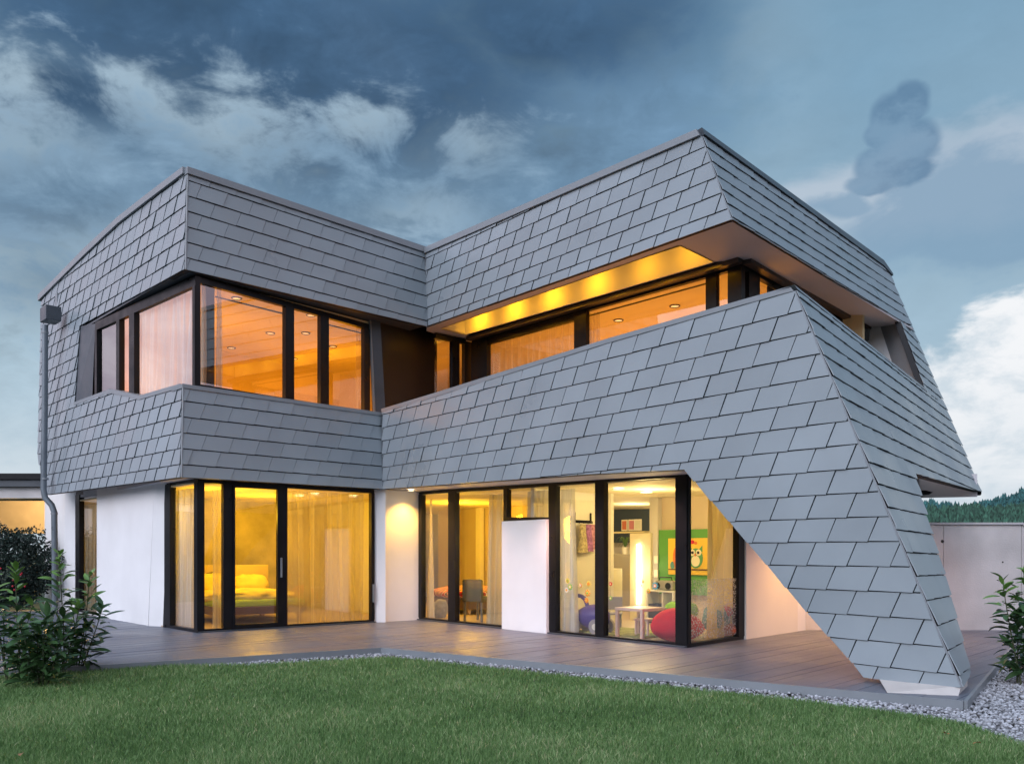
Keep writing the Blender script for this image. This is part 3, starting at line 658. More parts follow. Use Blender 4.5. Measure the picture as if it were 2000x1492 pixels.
# ------------------------------------------------------------------ lamps
lens_m = emis('lamp_lens', (1, .72, .32), .9); bulb_m = emis('lamp_hot', (1, .85, .55), 9)
ring_m = mat('lamp_ring', (.10, .09, .08), .35, .6)
ringw_m = mat('lamp_ring_white', (.8, .78, .72), .4)
def downlight(p, r=.075, rm=ring_m, lm=lens_m):
    m = MB(); n = 24
    o, i = [(math.cos(2 * math.pi * k / n), math.sin(2 * math.pi * k / n)) for k in range(n)], None
    vs = [p + Vector((x * r * 1.25, y * r * 1.25, -.004)) for x, y in o] + [p + Vector((x * r * 1.18, y * r * 1.18, -.02)) for x, y in o] + [p + Vector((x * r, y * r, -.02)) for x, y in o] + [p + Vector((x * r, y * r, -.005)) for x, y in o]
    m.add(vs, [(a * n + k, a * n + (k + 1) % n, (a + 1) * n + (k + 1) % n, (a + 1) * n + k) for a in range(3) for k in range(n)])
    d = hpart(m.build('downlight', rm)); q = MB(); q.add([p + Vector((x * r, y * r, -.008)) for x, y in o], [tuple(range(n))[::-1]]); q.build('lamp_lens', lm, d)
    return d
def lamp(name, loc, power, color, radius=.12, kind='POINT', spot=None):
    l = bpy.data.lights.new(name, kind); l.energy = power; l.color = color
    if kind != 'SUN': l.shadow_soft_size = radius
    o = bpy.data.objects.new(name, l); COL.objects.link(o); o.location = loc
    if spot: l.spot_size = R(spot); l.spot_blend = .9
    return o
ORA = (1, .345, .003); YEL = (1, .53, .02); WRM = (1, .70, .26)
for px, py in ((597, 650), (607, 615), (528, 650), (510, 723), (574, 700), (650, 676), (462, 582), (452, 679)):
    downlight(onz(px, py, 5.78), .075)
for px, py in ((1208, 625), (1318, 597), (1453, 566)): downlight(onz(px, py, 5.78), .08)
for u, s in ((1.6, 2.0), (4.6, 2.4)):
    p = ua + ubd * u + uad * s; lamp('room_fill', (p.x, p.y, 4.2), 118, ORA, .7)  # unseen point lights added mid-room so light reaches the upper ceiling
p = ua + uad * 4.0 + ubd * .9; lamp('room_fill', (p.x, p.y, 4.4), 9, ORA, .5)
for u in (1.2, 3.3, 5.4):
    p = v0 + vd * u + vp * 1.9; lamp('room_fill', (p.x, p.y, 4.1), 72, ORA, .7)  # same added fill, spread behind the recessed balcony windows
p = v0 + vd * 6.0 + vp * 3.2; lamp('room_fill', (p.x, p.y, 4.1), 26, ORA, .5)
# coffer lamps
cfd = (cf[2] - cf[3]); 
for t in (.08, .25, .42, .60, .78, .93):
    p = cf[3] + cfd * t; q = cf[0] + (cf[1] - cf[0]) * t
    c = p * .55 + q * .45; l = lamp('coffer_lamp', (c.x, c.y, ZS + .24), 17 if t < .7 else 11, (1, .44, .012), .08, 'SPOT', 170)
    l.rotation_euler = (-(Vector((vp.x, vp.y, -.35)))).to_track_quat('Z', 'Y').to_euler()
# unseen fill lights for the ground rooms
p = KA + bdir * 2.2 + adir * 2.2; lamp('room_fill', (p.x, p.y, 1.9), 95, YEL, .45)
p = KA + bdir * .8 + adir * 1.0; lamp('room_fill', (p.x, p.y, 2.0), 45, YEL, .2)
p = RC(900, 1.6); lamp('room_fill', (p.x, p.y, 2.0), 150, YEL, .35)
p = RC(1140, 1.6); lamp('room_fill', (p.x, p.y, 1.7), 30, WRM, .45)
p = RC(1270, 1.5); lamp('room_fill', (p.x, p.y, 2.0), 75, WRM, .2)
p = KA + adir * 6.0 + bdir * 1.2; lamp('room_fill', (p.x, p.y, 2.0), 20, YEL, .2)
for px, s in ((1208, .9), (1262, 1.6), (930, .9), (912, 2.3)): downlight(Vector((RC(px, s).x, RC(px, s).y, 2.438 - .12 * max(0, min(1, (RC(px, s).x + 1) / 4)))), .09, ringw_m, bulb_m)
for px, s in ((615, .9), (585, 1.5), (690, 1.0)): downlight(Vector((RB(px, s).x, RB(px, s).y, 2.438)), .08, ringw_m, bulb_m)
# soffit spots along the outside
for px, off, pw in ((786, .30, 120), (1560, 1.0, 190)):
    if px == 786:
        q = PGB.hit(px, 1080) + PGB.n * off; z = 2.5
    else:
        q = PGD.hit(1535, 1080) + PGD.n * .9; z = 2.35
    downlight(Vector((q.x, q.y, z - .0)), .06, ringw_m, bulb_m)
    l = lamp('soffit_spot', (q.x, q.y, z - .06), pw, (1, .50, .08), .03, 'SPOT', 120)
for px in (930, 1120, 1280):
    q = PGC.hit(px, 1080) + PGC.n * .35; l = lamp('soffit_spot', (q.x, q.y, 2.3), 120, (1, .52, .40), .05, 'SPOT', 130)
q = PGD.hit(1500, 1080) + PGD.n * 1.3; lamp('soffit_spot', (q.x, q.y, 2.2), 110, (1, .50, .36), .1, 'SPOT', 150)
q = Vector((6.3, 13.4, 2.25)); lamp('soffit_spot', q, 80, (1, .52, .42), .1, 'SPOT', 150)
#@@SECTION2
# ================================================================== grounds
def sheet(name, pts, z, mt, kind='structure'):
    o = MB().add([(x, y, z) for x, y in pts], [tuple(range(len(pts)))]).build(name, mt); return tag(o, kind=kind)
G45 = onz(745, 1264, 0); GC = onz(1882, 1368, 0); g1 = onz(144, 1301, 0)
gl = (g1 - G45).normalized(); GL = G45 + gl * 12
gr = (onz(1970, 1267, 0) - GC).normalized(); GR = GC + gr * 9.2
sheet('ground', [(-900, -900), (900, -900), (900, 900), (-900, 900)], -.16, mat('meadow', (.035, .055, .022), .95, 0, .3, .05))
deck = bpy.data.objects.new('deck', None); COL.objects.link(deck); tag(deck, kind='structure')
dpoly = [xy(GL), xy(G45), xy(GC), xy(GR), (5.5, 17.5), (-8, 21), (-17, 17)]
def fr2(p, o, u, v): return ((p[0] - o[0]) * u.x + (p[1] - o[1]) * u.y, (p[0] - o[0]) * v.x + (p[1] - o[1]) * v.y)
du, dv = Vector((ddir.x, ddir.y, 0)), Vector((ddir.y, -ddir.x, 0))
dp = [fr2(p, xy(GC), du, dv) for p in dpoly]
tri = [[dp[i] for i in t] for t in tessellate_polygon([[Vector((a, b, 0)) for a, b in dp]])]
v0_, v1_ = min(p[1] for p in dp), max(p[1] for p in dp); BW = .142; k = 0
nb = int((v1_ - v0_) / BW) + 1
for i in range(nb):
    a, b = v0_ + i * BW, v0_ + (i + 1) * BW - .003
    vs = []; fs = []
    for t in tri:
        r = clip(t if area2(t) > 0 else t[::-1], [(-40, a), (40, a), (40, b), (-40, b)])
        if not r: continue
        if area2(r) < 0: r = r[::-1]
        r = r[::-1]
        wp = [GC + du * x + dv * y for x, y in r]; n = len(wp); bs = len(vs)
        dz = random.uniform(-.0015, .0015)
        vs += [(p.x, p.y, dz) for p in wp] + [(p.x, p.y, -.03) for p in wp]
        fs += [tuple(bs + j for j in range(n))] + [(bs + j, bs + n + j, bs + n + (j + 1) % n, bs + (j + 1) % n) for j in range(n)]
    if not vs: continue
    me = bpy.data.meshes.new('board'); me.from_pydata(vs, [], fs); at = me.attributes.new('rnd', 'FLOAT', 'FACE'); at.data.foreach_set('value', [random.random()] * len(fs))
    me.materials.append(deck_m); o = bpy.data.objects.new('board', me); COL.objects.link(o); o.parent = deck
sub = MB().slab([(x, y, -.10) for x, y in dpoly], (0, 0, .05)).build('deck_base', back_m); sub.parent = deck
fas = MB()
for a, b in ((GL, G45), (G45, GC), (GC, GR)):
    d = (b - a).normalized(); n = Vector((d.y, -d.x, 0))
    fas = MB(); fas.slab([a + n * .001, b + n * .001, b + n * .03, a + n * .03], (0, 0, -.085)); fas.v = [(x, y, z + .002) for x, y, z in fas.v]
    fas.build('edge_board', trim_m, deck)
# lawn, gravel bed
def offl(a, b, d):
    t = (b - a).normalized(); n = Vector((t.y, -t.x, 0)); return a + n * d, b + n * d
e1 = offl(GL, G45, .20); e2 = offl(G45, GC, .26)
ZL = -.07
LB = [xy(e1[0])] + [xy(onz(x, y, ZL)) for x, y in ((330, 1301), (500, 1299), (640, 1291), (760, 1284), (1000, 1309), (1300, 1341), (1600, 1374), (1790, 1397), (1880, 1414), (1960, 1441), (2010, 1461))]
lawn_pts = LB + [(12, 4.5), (12, 1), (-14, 1), (-14, 6)]
sheet('lawn', lawn_pts, ZL, turf_m)
grav_pts = [xy(GL)] + [xy(G45), xy(GC), xy(GR)] + [(9.2, 14.6), (14, 14.6), (14, 3)] + [LB[-1]] + LB[::-1][1:]
sheet('gravel_bed', [(-14, 1.2), (14, 1.2), (14, 16), (-16, 16)], -.10, soil_m)
def inside(px_, py_, poly):
    poly = np.array(poly); x, y = px_, py_; c = np.zeros(len(x), bool); n = len(poly)
    for i in range(n):
        x1, y1 = poly[i]; x2, y2 = poly[(i + 1) % n]
        m_ = ((y1 > y) != (y2 > y)) & (x < (x2 - x1) * (y - y1) / (y2 - y1 + 1e-12) + x1); c ^= m_
    return c
def mesh_np(name, V, Fc, mt, rnd=None, smooth=False):
    me = bpy.data.meshes.new(name); nf, k = Fc.shape
    me.vertices.add(len(V)); me.vertices.foreach_set('co', V.astype(np.float32).ravel())
    me.loops.add(nf * k); me.loops.foreach_set('vertex_index', Fc.astype(np.int32).ravel())
    me.polygons.add(nf); me.polygons.foreach_set('loop_start', np.arange(0, nf * k, k, dtype=np.int32)); me.polygons.foreach_set('loop_total', np.full(nf, k, np.int32))
    if smooth: me.polygons.foreach_set('use_smooth', np.ones(nf, bool))
    me.update(calc_edges=True)
    if rnd is not None: at = me.attributes.new('rnd', 'FLOAT', 'FACE'); at.data.foreach_set('value', rnd.astype(np.float32))
    me.materials.append(mt); o = bpy.data.objects.new(name, me); COL.objects.link(o); return o
# icosphere unit
bm_ = bmesh.new(); bmesh.ops.create_icosphere(bm_, subdivisions=1, radius=1); icoV = np.array([v.co[:] for v in bm_.verts]); icoF = np.array([[v.index for v in f.verts] for f in bm_.faces]); bm_.free()
def stones(name, X, Y, z, smin, smax):
    n = len(X); s = rng.uniform(smin, smax, (n, 1, 1)) * rng.uniform(.55, 1.0, (n, 1, 3)); 
    V = icoV[None] * s * rng.uniform(.8, 1.2, (n, len(icoV), 1)); V[:, :, 2] *= .7
    a = rng.uniform(0, 6.28, n); c, s_ = np.cos(a)[:, None], np.sin(a)[:, None]
    x = V[:, :, 0] * c - V[:, :, 1] * s_; y = V[:, :, 0] * s_ + V[:, :, 1] * c
    V = np.stack([x + X[:, None], y + Y[:, None], V[:, :, 2] + z + rng.uniform(0, smax * .5, (n, 1))], -1)
    Fc = (icoF[None] + (np.arange(n) * len(icoV))[:, None, None]).reshape(-1, 3)
    return mesh_np(name, V.reshape(-1, 3), Fc, stone_m, np.repeat(rng.random(n), len(icoF)))
def scat(n, x0, x1, y0, y1, poly):
    X = rng.uniform(x0, x1, n); Y = rng.uniform(y0, y1, n); m_ = inside(X, Y, poly); return X[m_], Y[m_]
gp = grav_pts
X, Y = scat(80000, -9, 6, 6, 12.3, gp); vis = np.abs(X) < Y * .66; X, Y = X[vis], Y[vis]
X2, Y2 = scat(60000, 3, 11.5, 4.5, 14.5, gp); vis = (X2 < Y2 * .84); X2, Y2 = X2[vis], Y2[vis]
print('stones', len(X), len(X2))
tag(stones('gravel', np.concatenate([X, X2]), np.concatenate([Y, Y2]), -.083, .010, .026), kind='stuff')
# grass blades
def grass(n, name, mt):
    # sample more densely near the camera
    t = rng.random(n); Y = 4.9 * (12.6 / 4.9) ** t; X = rng.uniform(-.80, .80, n) * Y
    m_ = inside(X, Y, lawn_pts); X, Y = X[m_], Y[m_]; n = len(X)
    pn = np.array([noise.noise(Vector((x * .9, y * .9, 0))) + .6 * noise.noise(Vector((x * 4.5, y * 4.5, 3))) for x, y in zip(X, Y)])
    h = rng.uniform(.025, .060, n) * (1 + .3 * pn); wd = rng.uniform(.0020, .0033, n) * (Y / 7) ** .7
    a = rng.uniform(0, 6.28, n); lean = rng.uniform(.1, .95, n) * h; la = rng.uniform(0, 6.28, n)
    bx, by = np.cos(a) * wd, np.sin(a) * wd; lx, ly = np.cos(la) * lean, np.sin(la) * lean
    z0 = np.full(n, ZL - .002)
    V = np.stack([np.stack([X - bx, Y - by, z0], -1), np.stack([X + bx, Y + by, z0], -1),
                  np.stack([X + lx * .4 + bx * .7, Y + ly * .4 + by * .7, z0 + h * .6], -1), np.stack([X + lx * .4 - bx * .7, Y + ly * .4 - by * .7, z0 + h * .6], -1),
                  np.stack([X + lx, Y + ly, z0 + h], -1)], 1).reshape(-1, 3)
    b = (np.arange(n) * 5)[:, None]
    Fc = np.concatenate([b + np.array([[0, 1, 2]]), b + np.array([[0, 2, 3]]), b + np.array([[3, 2, 4]])], 1).reshape(-1, 3)
    rn = np.repeat(np.clip(rng.normal(.50, .26, n) + pn * .24, 0, 1), 3)
    return mesh_np(name, V, Fc, mt, rn)
def grassmat():
    m = bpy.data.materials.new('grass_blades'); m.use_nodes = True; t = m.node_tree; t.nodes.clear()
    o = t.nodes.new('ShaderNodeOutputMaterial'); d = t.nodes.new('ShaderNodeBsdfPrincipled'); d.inputs['Roughness'].default_value = .5; d.inputs['Specular IOR Level'].default_value = .35
    tl = t.nodes.new('ShaderNodeBsdfTranslucent'); mx = t.nodes.new('ShaderNodeMixShader'); mx.inputs[0].default_value = .3
    a = t.nodes.new('ShaderNodeAttribute'); a.attribute_name = 'rnd'; cr = t.nodes.new('ShaderNodeValToRGB'); e = cr.color_ramp.elements
    e[0].position = 0; e[0].color = (.070, .155, .045, 1); e[1].position = 1; e[1].color = (.56, .58, .34, 1)
    x = cr.color_ramp.elements.new(.5); x.color = (.145, .285, .090, 1); x = cr.color_ramp.elements.new(.93); x.color = (.31, .46, .20, 1)
    t.links.new(a.outputs['Fac'], cr.inputs[0]); t.links.new(cr.outputs[0], d.inputs['Base Color']); t.links.new(cr.outputs[0], tl.inputs[0])
    t.links.new(d.outputs[0], mx.inputs[1]); t.links.new(tl.outputs[0], mx.inputs[2]); t.links.new(mx.outputs[0], o.inputs[0]); return m
gm = grassmat()
tag(grass(560000, 'grass', gm), kind='stuff')
# ------------------------------------------------------------------ retaining wall
WY = 14.55
rw = thing('retaining_wall', 'pale exposed concrete retaining wall beyond the deck at the right', 'wall', (7.5, WY, -.1))
joints = [4.6, 6.93, 7.33, 8.15, 8.62]
zt = 1.80
tie_m = mat('tie_hole', (.03, .03, .03), .9)
def wp_(name, m, mt, par, o=(7.5, WY, -.1), **k):
    m.v = [(x - o[0], y - o[1], z - o[2]) for x, y, z in m.v]; return m.build(name, mt, par, **k)
xs = [4.6, 7.30, 8.62]
for i in range(2):
    m = MB(); m.slab([(xs[i] + .004, WY, -.14), (xs[i + 1] - .004, WY, -.14), (xs[i + 1] - .004, WY, zt - .02), (xs[i] + .004, WY, zt - .02)], (0, .25, 0)); wp_('concrete_panel', m, concrete_m, rw)
m = MB(); m.slab([(8.624, WY, -.14), (13, WY, -.14), (13, WY, -.1), (9.6, WY, .75), (8.624, WY, zt - .02)], (0, .25, 0)); wp_('concrete_panel', m, concrete_m, rw)
m = MB(); m.box((6.6, WY + .12, zt), (4.06, .32, .035)); wp_('wall_coping', m, mat('pale_coping', (.5, .5, .52), .4), rw)
m = MB(); m.slab([(8.63, WY - .03, zt + .018), (9.62, WY - .03, .77), (9.62, WY - .03, .72), (8.63, WY - .03, zt - .03)], (0, .3, 0)); wp_('wall_coping', m, MAT['pale_coping'], rw)
for x, z in ((7.28, 1.50), (8.3, 1.15), (7.28, .45), (8.9, .5)):
    m = MB(); m.tube([(x, WY - .004, z), (x, WY + .02, z)], .028 if z > 1.4 else .014, 12); wp_('tie_hole', m, tie_m, rw)
# ------------------------------------------------------------------ forested hill far right, mountains round about
def ridge(name, az0, az1, dist, hf, mt, depth=60, n=120, z0=-2):
    vs = []; fs = []
    for i in range(n + 1):
        a = R(lerp(az0, az1, i / n)); h = hf(i / n)
        for j, (dd, hh) in enumerate(((-depth, z0), (-depth * .5, h * .55), (0, h), (depth, z0))):
            r = dist + dd; vs.append((math.sin(a) * r, math.cos(a) * r, hh + (noise.noise(Vector((i * .3, j, 1))) * h * .06 if 0 < j < 3 else 0)))
    for i in range(n):
        for j in range(3): fs.append((i * 4 + j, (i + 1) * 4 + j, (i + 1) * 4 + j + 1, i * 4 + j + 1))
    o = MB().add(vs, fs, True).build(name, mt); return tag(o, kind='structure')
hill_m = mat('hill_ground', (.022, .045, .02), .95, 0, .4, .05)
hh = lambda t: 14.8 + 1.6 * noise.noise(Vector((t * 12, 0, 0))) + .8 * noise.noise(Vector((t * 45, 0, 0))) + max(0, (t - .50)) * 16
ridge('hill', 22, 40, 330, hh, hill_m, 50)
# conifers on the hill, one far-off wood
def conifers(n, name, az0, az1, dist, depth, hf, size, mt):
    t = rng.random(n); s_ = rng.random(n); a = np.radians(az0 + (az1 - az0) * t); k = 7
    Vs = []; Fs = []; rn = []
    for i in range(n):
        f = s_[i]; r = dist - depth * (1 - f) ** 1.0; h = hf(t[i]); zz = h * (.5 + .5 * f) if f > .5 else h * .55 + (f - .5) * h * .4
        zz = lerp(h * .5, h, f)
        x, y = math.sin(a[i]) * r, math.cos(a[i]) * r; H = size * random.uniform(.5, 1.2) * (1 + .35 * noise.noise(Vector((t[i] * 30, f * 6, 0)))); rd = H * random.uniform(.2, .42); b = len(Vs); rv = random.random()
        for q in range(3):
            zb = zz - 1 + H * (.12 + .28 * q); rr = rd * (1 - .27 * q); tp = zz - 1 + H * (.12 + .28 * q + .42)
            b = len(Vs)
            Vs += [(x + math.cos(6.283 * u / k + q) * rr * random.uniform(.6, 1.25), y + math.sin(6.283 * u / k + q) * rr * random.uniform(.6, 1.25), zb + random.uniform(-.08, .08) * H) for u in range(k)] + [(x, y, tp)]
            Fs += [(b + u, b + (u + 1) % k, b + k) for u in range(k)]; rn += [rv] * k
    return mesh_np(name, np.array(Vs), np.array(Fs), mt, np.array(rn))
con_m = mat('conifer', (.034, .095, .062), .9, 0, .3, .3, attr=.6)
tag(conifers(11000, 'forest', 23, 39.5, 330, 48, hh, 3.6, con_m), kind='stuff')
h2 = lambda t: 41 + 75 * max(0, t - .34) + 5 * noise.noise(Vector((t * 9, 2, 0)))
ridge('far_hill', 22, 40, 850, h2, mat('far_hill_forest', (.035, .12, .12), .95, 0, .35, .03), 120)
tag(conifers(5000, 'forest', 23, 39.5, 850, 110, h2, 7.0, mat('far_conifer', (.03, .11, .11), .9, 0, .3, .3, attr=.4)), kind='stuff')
mt_m = mat('mountain_forest', (.035, .05, .045), .95, 0, .4, .01)
def mh(t): return 95 + 60 * noise.noise(Vector((t * 9, 3, 0))) + 26 * noise.noise(Vector((t * 31, 5, 0))) + 7 * noise.noise(Vector((t * 140, 1, 0)))
ridge('mountain_ridge', -40, -200, 620, lambda t: mh(t) * min(1, t * 12 + .1), mt_m, 160, 420)
ridge('mountain_ridge', 62, 170, 620, lambda t: mh(t + 4) * min(1, t * 9 + .15), mt_m, 160, 320)
# ------------------------------------------------------------------ neighbouring carport at the left edge
nb_ = thing('carport', 'low neighbouring carport with black flat roof edge and warm lit concrete beam', 'carport', (-13.5, 21, 0))
def np_(name, m, mt, **k): return wp_(name, m, mt, nb_, (-13.5, 21, 0), **k)
m = MB(); m.box((-14.8, 23.6, 3.14), (8.0, 6.0, .14)); np_('flat_roof', m, frame_m)
m = MB(); m.box((-14.8, 23.62, 2.98), (7.9, 5.9, .16)); np_('roof_fascia', m, trimd_m)
m = MB(); m.box((-14.8, 20.95, 2.76), (7.8, .3, .26)); np_('concrete_beam', m, concrete_m)
m = MB(); m.box((-15.4, 25.2, 2.35), (8.6, .25, .95)); np_('rear_beam', m, concrete_m)
m = MB(); m.box((-14.8, 23.2, 2.93), (7.6, 4.4, .04)); np_('carport_ceiling', m, paint_m)
for x in (-18.4, -11.15): m = MB(); m.box((x, 25.15, 1.1), (.25, .25, 2.2)); np_('post', m, concrete_m)
m = MB(); m.box((-12.9, 25.0, 1.6), (.95, .08, 1.1)); wf_ = np_('window_frame', m, mat('wood_frame', (.22, .10, .04), .6, 0, .2, 6))
m = MB(); m.box((-12.9, 24.94, 1.6), (.72, .02, .9)); m.v = [(x + 13.5, y - 21, z) for x, y, z in m.v]; m.build('pane', MAT['mullion'] if 'mullion' in MAT else glass_m, wf_)
lamp('carport_lamp', (-13.6, 23.2, 2.55), 240, (1, .55, .16), .2)
# ------------------------------------------------------------------ plants
leafA = mat('laurel_leaf', (.055, .125, .045), .34, 0, .3, 9, attr=0, spec=.6)
leafB = mat('laurel_young_leaf', (.14, .28, .06), .36, 0, .25, 9)
stem_m = mat('stem_bark', (.06, .075, .035), .7)
def leafmesh(L_, W_, mt, nm='leaf', curl=.25):
    vs = []; fs = []; n = 5
    for i in range(n + 1):
        t = i / n; wd = W_ * math.sin(math.pi * min(1, t * .93 + .05)) ** .75 * .5; z = -curl * L_ * t * t; 
        vs += [(-wd, t * L_, z + wd * .35), (0, t * L_, z), (wd, t * L_, z + wd * .35)]
    for i in range(n): fs += [(i * 3, i * 3 + 1, i * 3 + 4, i * 3 + 3), (i * 3 + 1, i * 3 + 2, i * 3 + 5, i * 3 + 4)]
    me = bpy.data.meshes.new(nm); me.from_pydata(vs, [], fs); me.polygons.foreach_set('use_smooth', [True] * len(fs)); me.materials.append(mt); return me
LM = [leafmesh(.13, .050, leafA), leafmesh(.11, .046, leafA, curl=.4), leafmesh(.14, .048, leafA, curl=.1), leafmesh(.10, .040, leafA, curl=.55)]
LY = [leafmesh(.11, .045, leafB, curl=.2), leafmesh(.085, .034, leafB, curl=.05)]
def laurel(name, label, base, stems, nleaf, group=None, rs=1):
    rd = random.Random(rs); t = thing(name, label, 'shrub', base, 0, group); tops = []
    for (dx, dy, h, lean) in stems:
        pts = []; a = rd.uniform(0, 6.28)
        for i in range(7):
            f = i / 6; pts.append(Vector((dx * (.3 + .7 * f) + math.sin(f * 3 + a) * .03 + lean * f * f * .2, dy * (.3 + .7 * f) + math.cos(f * 2.5 + a) * .03, h * f)))
        m = MB(); m.tube(pts, [.011 * (1 - .7 * i / 6) for i in range(7)], 6); m.build('stem', stem_m, t); tops.append(pts)
    hs = sum(p[-1].z for p in tops)
    for pts in tops:
        H = pts[-1].z; nl = int(nleaf * H / hs); gold = rd.uniform(0, 6)
        for k in range(nl):
            f = 1 - (k / nl) ** 1.1 * .92; q = f * 6; i = min(5, int(q)); p = pts[i].lerp(pts[i + 1], q - i)
            young = f > .72 and H > .8
            me = rd.choice(LY if young else LM); ang = gold + k * 2.4; el = rd.uniform(-.1, .9) + (.5 if f > .93 else 0)
            br = Vector((math.cos(ang), math.sin(ang), 0)) * (rd.uniform(.0, .16) * (1 - f) ** .5 if f < .85 else 0)
            o = bpy.data.objects.new('leaf', me); COL.objects.link(o); o.parent = t; o.location = p + br + Vector((0, 0, rd.uniform(-.02, .02)))
            o.rotation_euler = (el, rd.uniform(-.5, .5), ang - math.pi / 2); s_ = rd.uniform(1.15, 1.75) * (.8 if f > .95 else 1); o.scale = (s_, s_, s_)
    return t
b0 = onz(112, 1330, ZL)
laurel('laurel_shrub', 'tall laurel shrub with one upright shoot in front of the downpipe', onz(118, 1318, ZL), [(.02, 0, 1.36, 0), (.12, .05, .8, .2), (-.12, .05, .7, -.3), (.05, -.05, .55, .1)], 150, 'laurel shrubs beside the left lawn edge', 1)
laurel('laurel_shrub', 'laurel shrub with arching shoot, rightmost of those at the left lawn edge', onz(146, 1312, ZL), [(.10, 0, 1.12, .35), (.22, .0, .75, .5), (-.06, .08, .8, 0), (.12, -.04, .5, .3)], 140, 'laurel shrubs beside the left lawn edge', 2)
laurel('laurel_shrub', 'bushy laurel shrub at the left picture edge in front of the carport', onz(30, 1330, ZL), [(.05, 0, 1.20, 0), (-.2, 0, 1.12, -.3), (.18, 0, .85, .2), (-.1, -.1, .7, 0), (.25, .1, .6, .3)], 200, 'laurel shrubs beside the left lawn edge', 3)
laurel('laurel_shrub', 'low dark laurel shrub between two taller ones at the lawn edge', onz(72, 1342, ZL), [(.1, 0, .72, .2), (-.12, .0, .66, -.2), (.0, .1, .6, 0), (.2, .05, .5, .3), (-.2, .1, .5, -.3)], 230, 'laurel shrubs beside the left lawn edge', 4)
laurel('laurel_shrub', 'laurel shrub standing in the gravel at the right picture edge', onz(1998, 1335, ZL), [(-.15, 0, 1.08, -.2), (.05, 0, 1.18, 0), (.2, .0, .9, .2), (-.05, .05, .75, -.1), (.1, -.1, .55, .1)], 250, None, 9)
def bush(name, label, c, r, n, mt, leaf=.09, seed=3, trunk=True):
    rd = np.random.default_rng(seed); t = thing(name, label, 'bush', (c[0], c[1], 0))
    d = rd.normal(size=(n, 3)); d /= np.linalg.norm(d, axis=1)[:, None]; rr = rd.uniform(.3, 1.0, n) ** .5
    lump = np.array([noise.noise(Vector(v * 2.2)) for v in d]) * .35 + 1
    p = d * (rr * lump)[:, None] * np.array(r); p[:, 2] += c[2]; p = p[p[:, 2] > .05]; n = len(p)
    a = rd.normal(size=(n, 3)); a /= np.linalg.norm(a, axis=1)[:, None]; b = np.cross(a, rd.normal(size=(n, 3))); b /= np.linalg.norm(b, axis=1)[:, None]
    L_ = rd.uniform(.6, 1.2, (n, 1)) * leaf
    V = np.stack([p - a * L_ * .5, p + b * L_ * .25, p + a * L_ * .5, p - b * L_ * .25], 1).reshape(-1, 3)
    o = mesh_np('crown', V, np.arange(n * 4).reshape(-1, 4), mt, rd.random(n)); o.parent = t; tag(o, kind='stuff')
    for k in range(4):
        m = MB(); m.tube([(0, 0, -.1), (.1 * (k - 1.5), .05 * k, .5), (.28 * (k - 1.5), .1 * (k - 1), c[2] + .2)], [.035, .025, .01], 6); m.build('stem', stem_m, t)
    return t
bush('dark_shrub', 'dense dark green shrub with tiny red blossoms under the carport beam', (-11.45, 19.3, .95), (1.25, .8, .98), 16000, mat('dark_leaf', (.016, .035, .026), .55, 0, .3, 5, attr=.5), .085)
m = MB(); rb = random.Random(4)
for k in range(26):
    m.ball((-11.45 + rb.uniform(-1, 1.0), 18.5 + rb.uniform(-.08, .12), rb.uniform(.3, 1.0)), .022, 6, 4)
bl = m.build('blossoms', mat('red_blossom', (.5, .02, .04), .5), bpy.data.objects['dark_shrub']); bl.matrix_parent_inverse = Matrix.Translation((11.45, -19.3, 0)); tag(bl, kind='stuff')
bush('reflected_shrub', 'green shrub beside the house hidden outside the left picture edge', (-9.6, 9.4, .9), (.8, .7, 1.0), 5000, mat('mid_leaf', (.03, .07, .03), .5, 0, .3, 5, attr=.5), .1, 5)
#@@SECTION3
# ================================================================== furnishings seen through the glass
angC = math.atan2(cdir.y, cdir.x); angB = math.atan2(bdir.y, bdir.x); angD = math.atan2(ddir.y, ddir.x)
def recenter(o):
    vs = [v.co.copy() for v in o.data.vertices]; c = Vector((sum(v.x for v in vs) / len(vs), sum(v.y for v in vs) / len(vs), min(v.z for v in vs)))
    for v in o.data.vertices: v.co -= c
    o.location = c; return o
def single(name, mb, mt, label, cat, group=None, bevel=0):
    return tag(recenter(mb.build(name, mt, bevel=bevel)), label, cat, group)
def curtain(pl, x0, x1, s, z0, z1, mt, label, group=None, amp=.035, wl=.11, flare=0.0, seed=0, taper=0.0):
    u0, u1 = pl.off(s).ux(x0), pl.off(s).ux(x1); q = pl.off(s); n = max(30, int(abs(u1 - u0) / wl * 12)); rows = 10; vs = []; fs = []
    rd = random.Random(seed); ph = rd.uniform(0, 6)
    for j in range(rows + 1):
        z = lerp(z0, z1, j / rows); k = 1 + flare * (1 - j / rows); cshift = taper * (1 - j / rows)
        for i in range(n + 1):
            t = i / n; u = lerp(u0, u1, t); uc = (u0 + u1) / 2; u = uc + (u - uc) * k + cshift
            a = (u0 + (u1 - u0) * t) / wl * 6.283
            o_ = amp * (math.sin(a + ph + .8 * math.sin(a * .23 + seed)) + .35 * math.sin(a * 2.3 + j * .15)) * (.65 + .5 * (1 - j / rows)) + .02 * math.sin(a * .31 + j * .3)
            p = q.w(u, 0, o_); vs.append((p.x, p.y, z))
    for j in range(rows):
        for i in range(n): fs.append((j * (n + 1) + i, j * (n + 1) + i + 1, (j + 1) * (n + 1) + i + 1, (j + 1) * (n + 1) + i))
    m = MB(); m.add(vs, fs, True); return single('curtain', m, mt, label, 'curtain', group)
sheer_y = sheerm('sheer_cream', (.84, .76, .56), .48, .5); sheer_w = sheerm('sheer_white', (.82, .82, .82), .66, .12)
drape = sheerm('drape_fabric', (.72, .66, .52), .85, .35); drape_y = sheerm('drape_yellow', (.80, .66, .28), .75, .45)
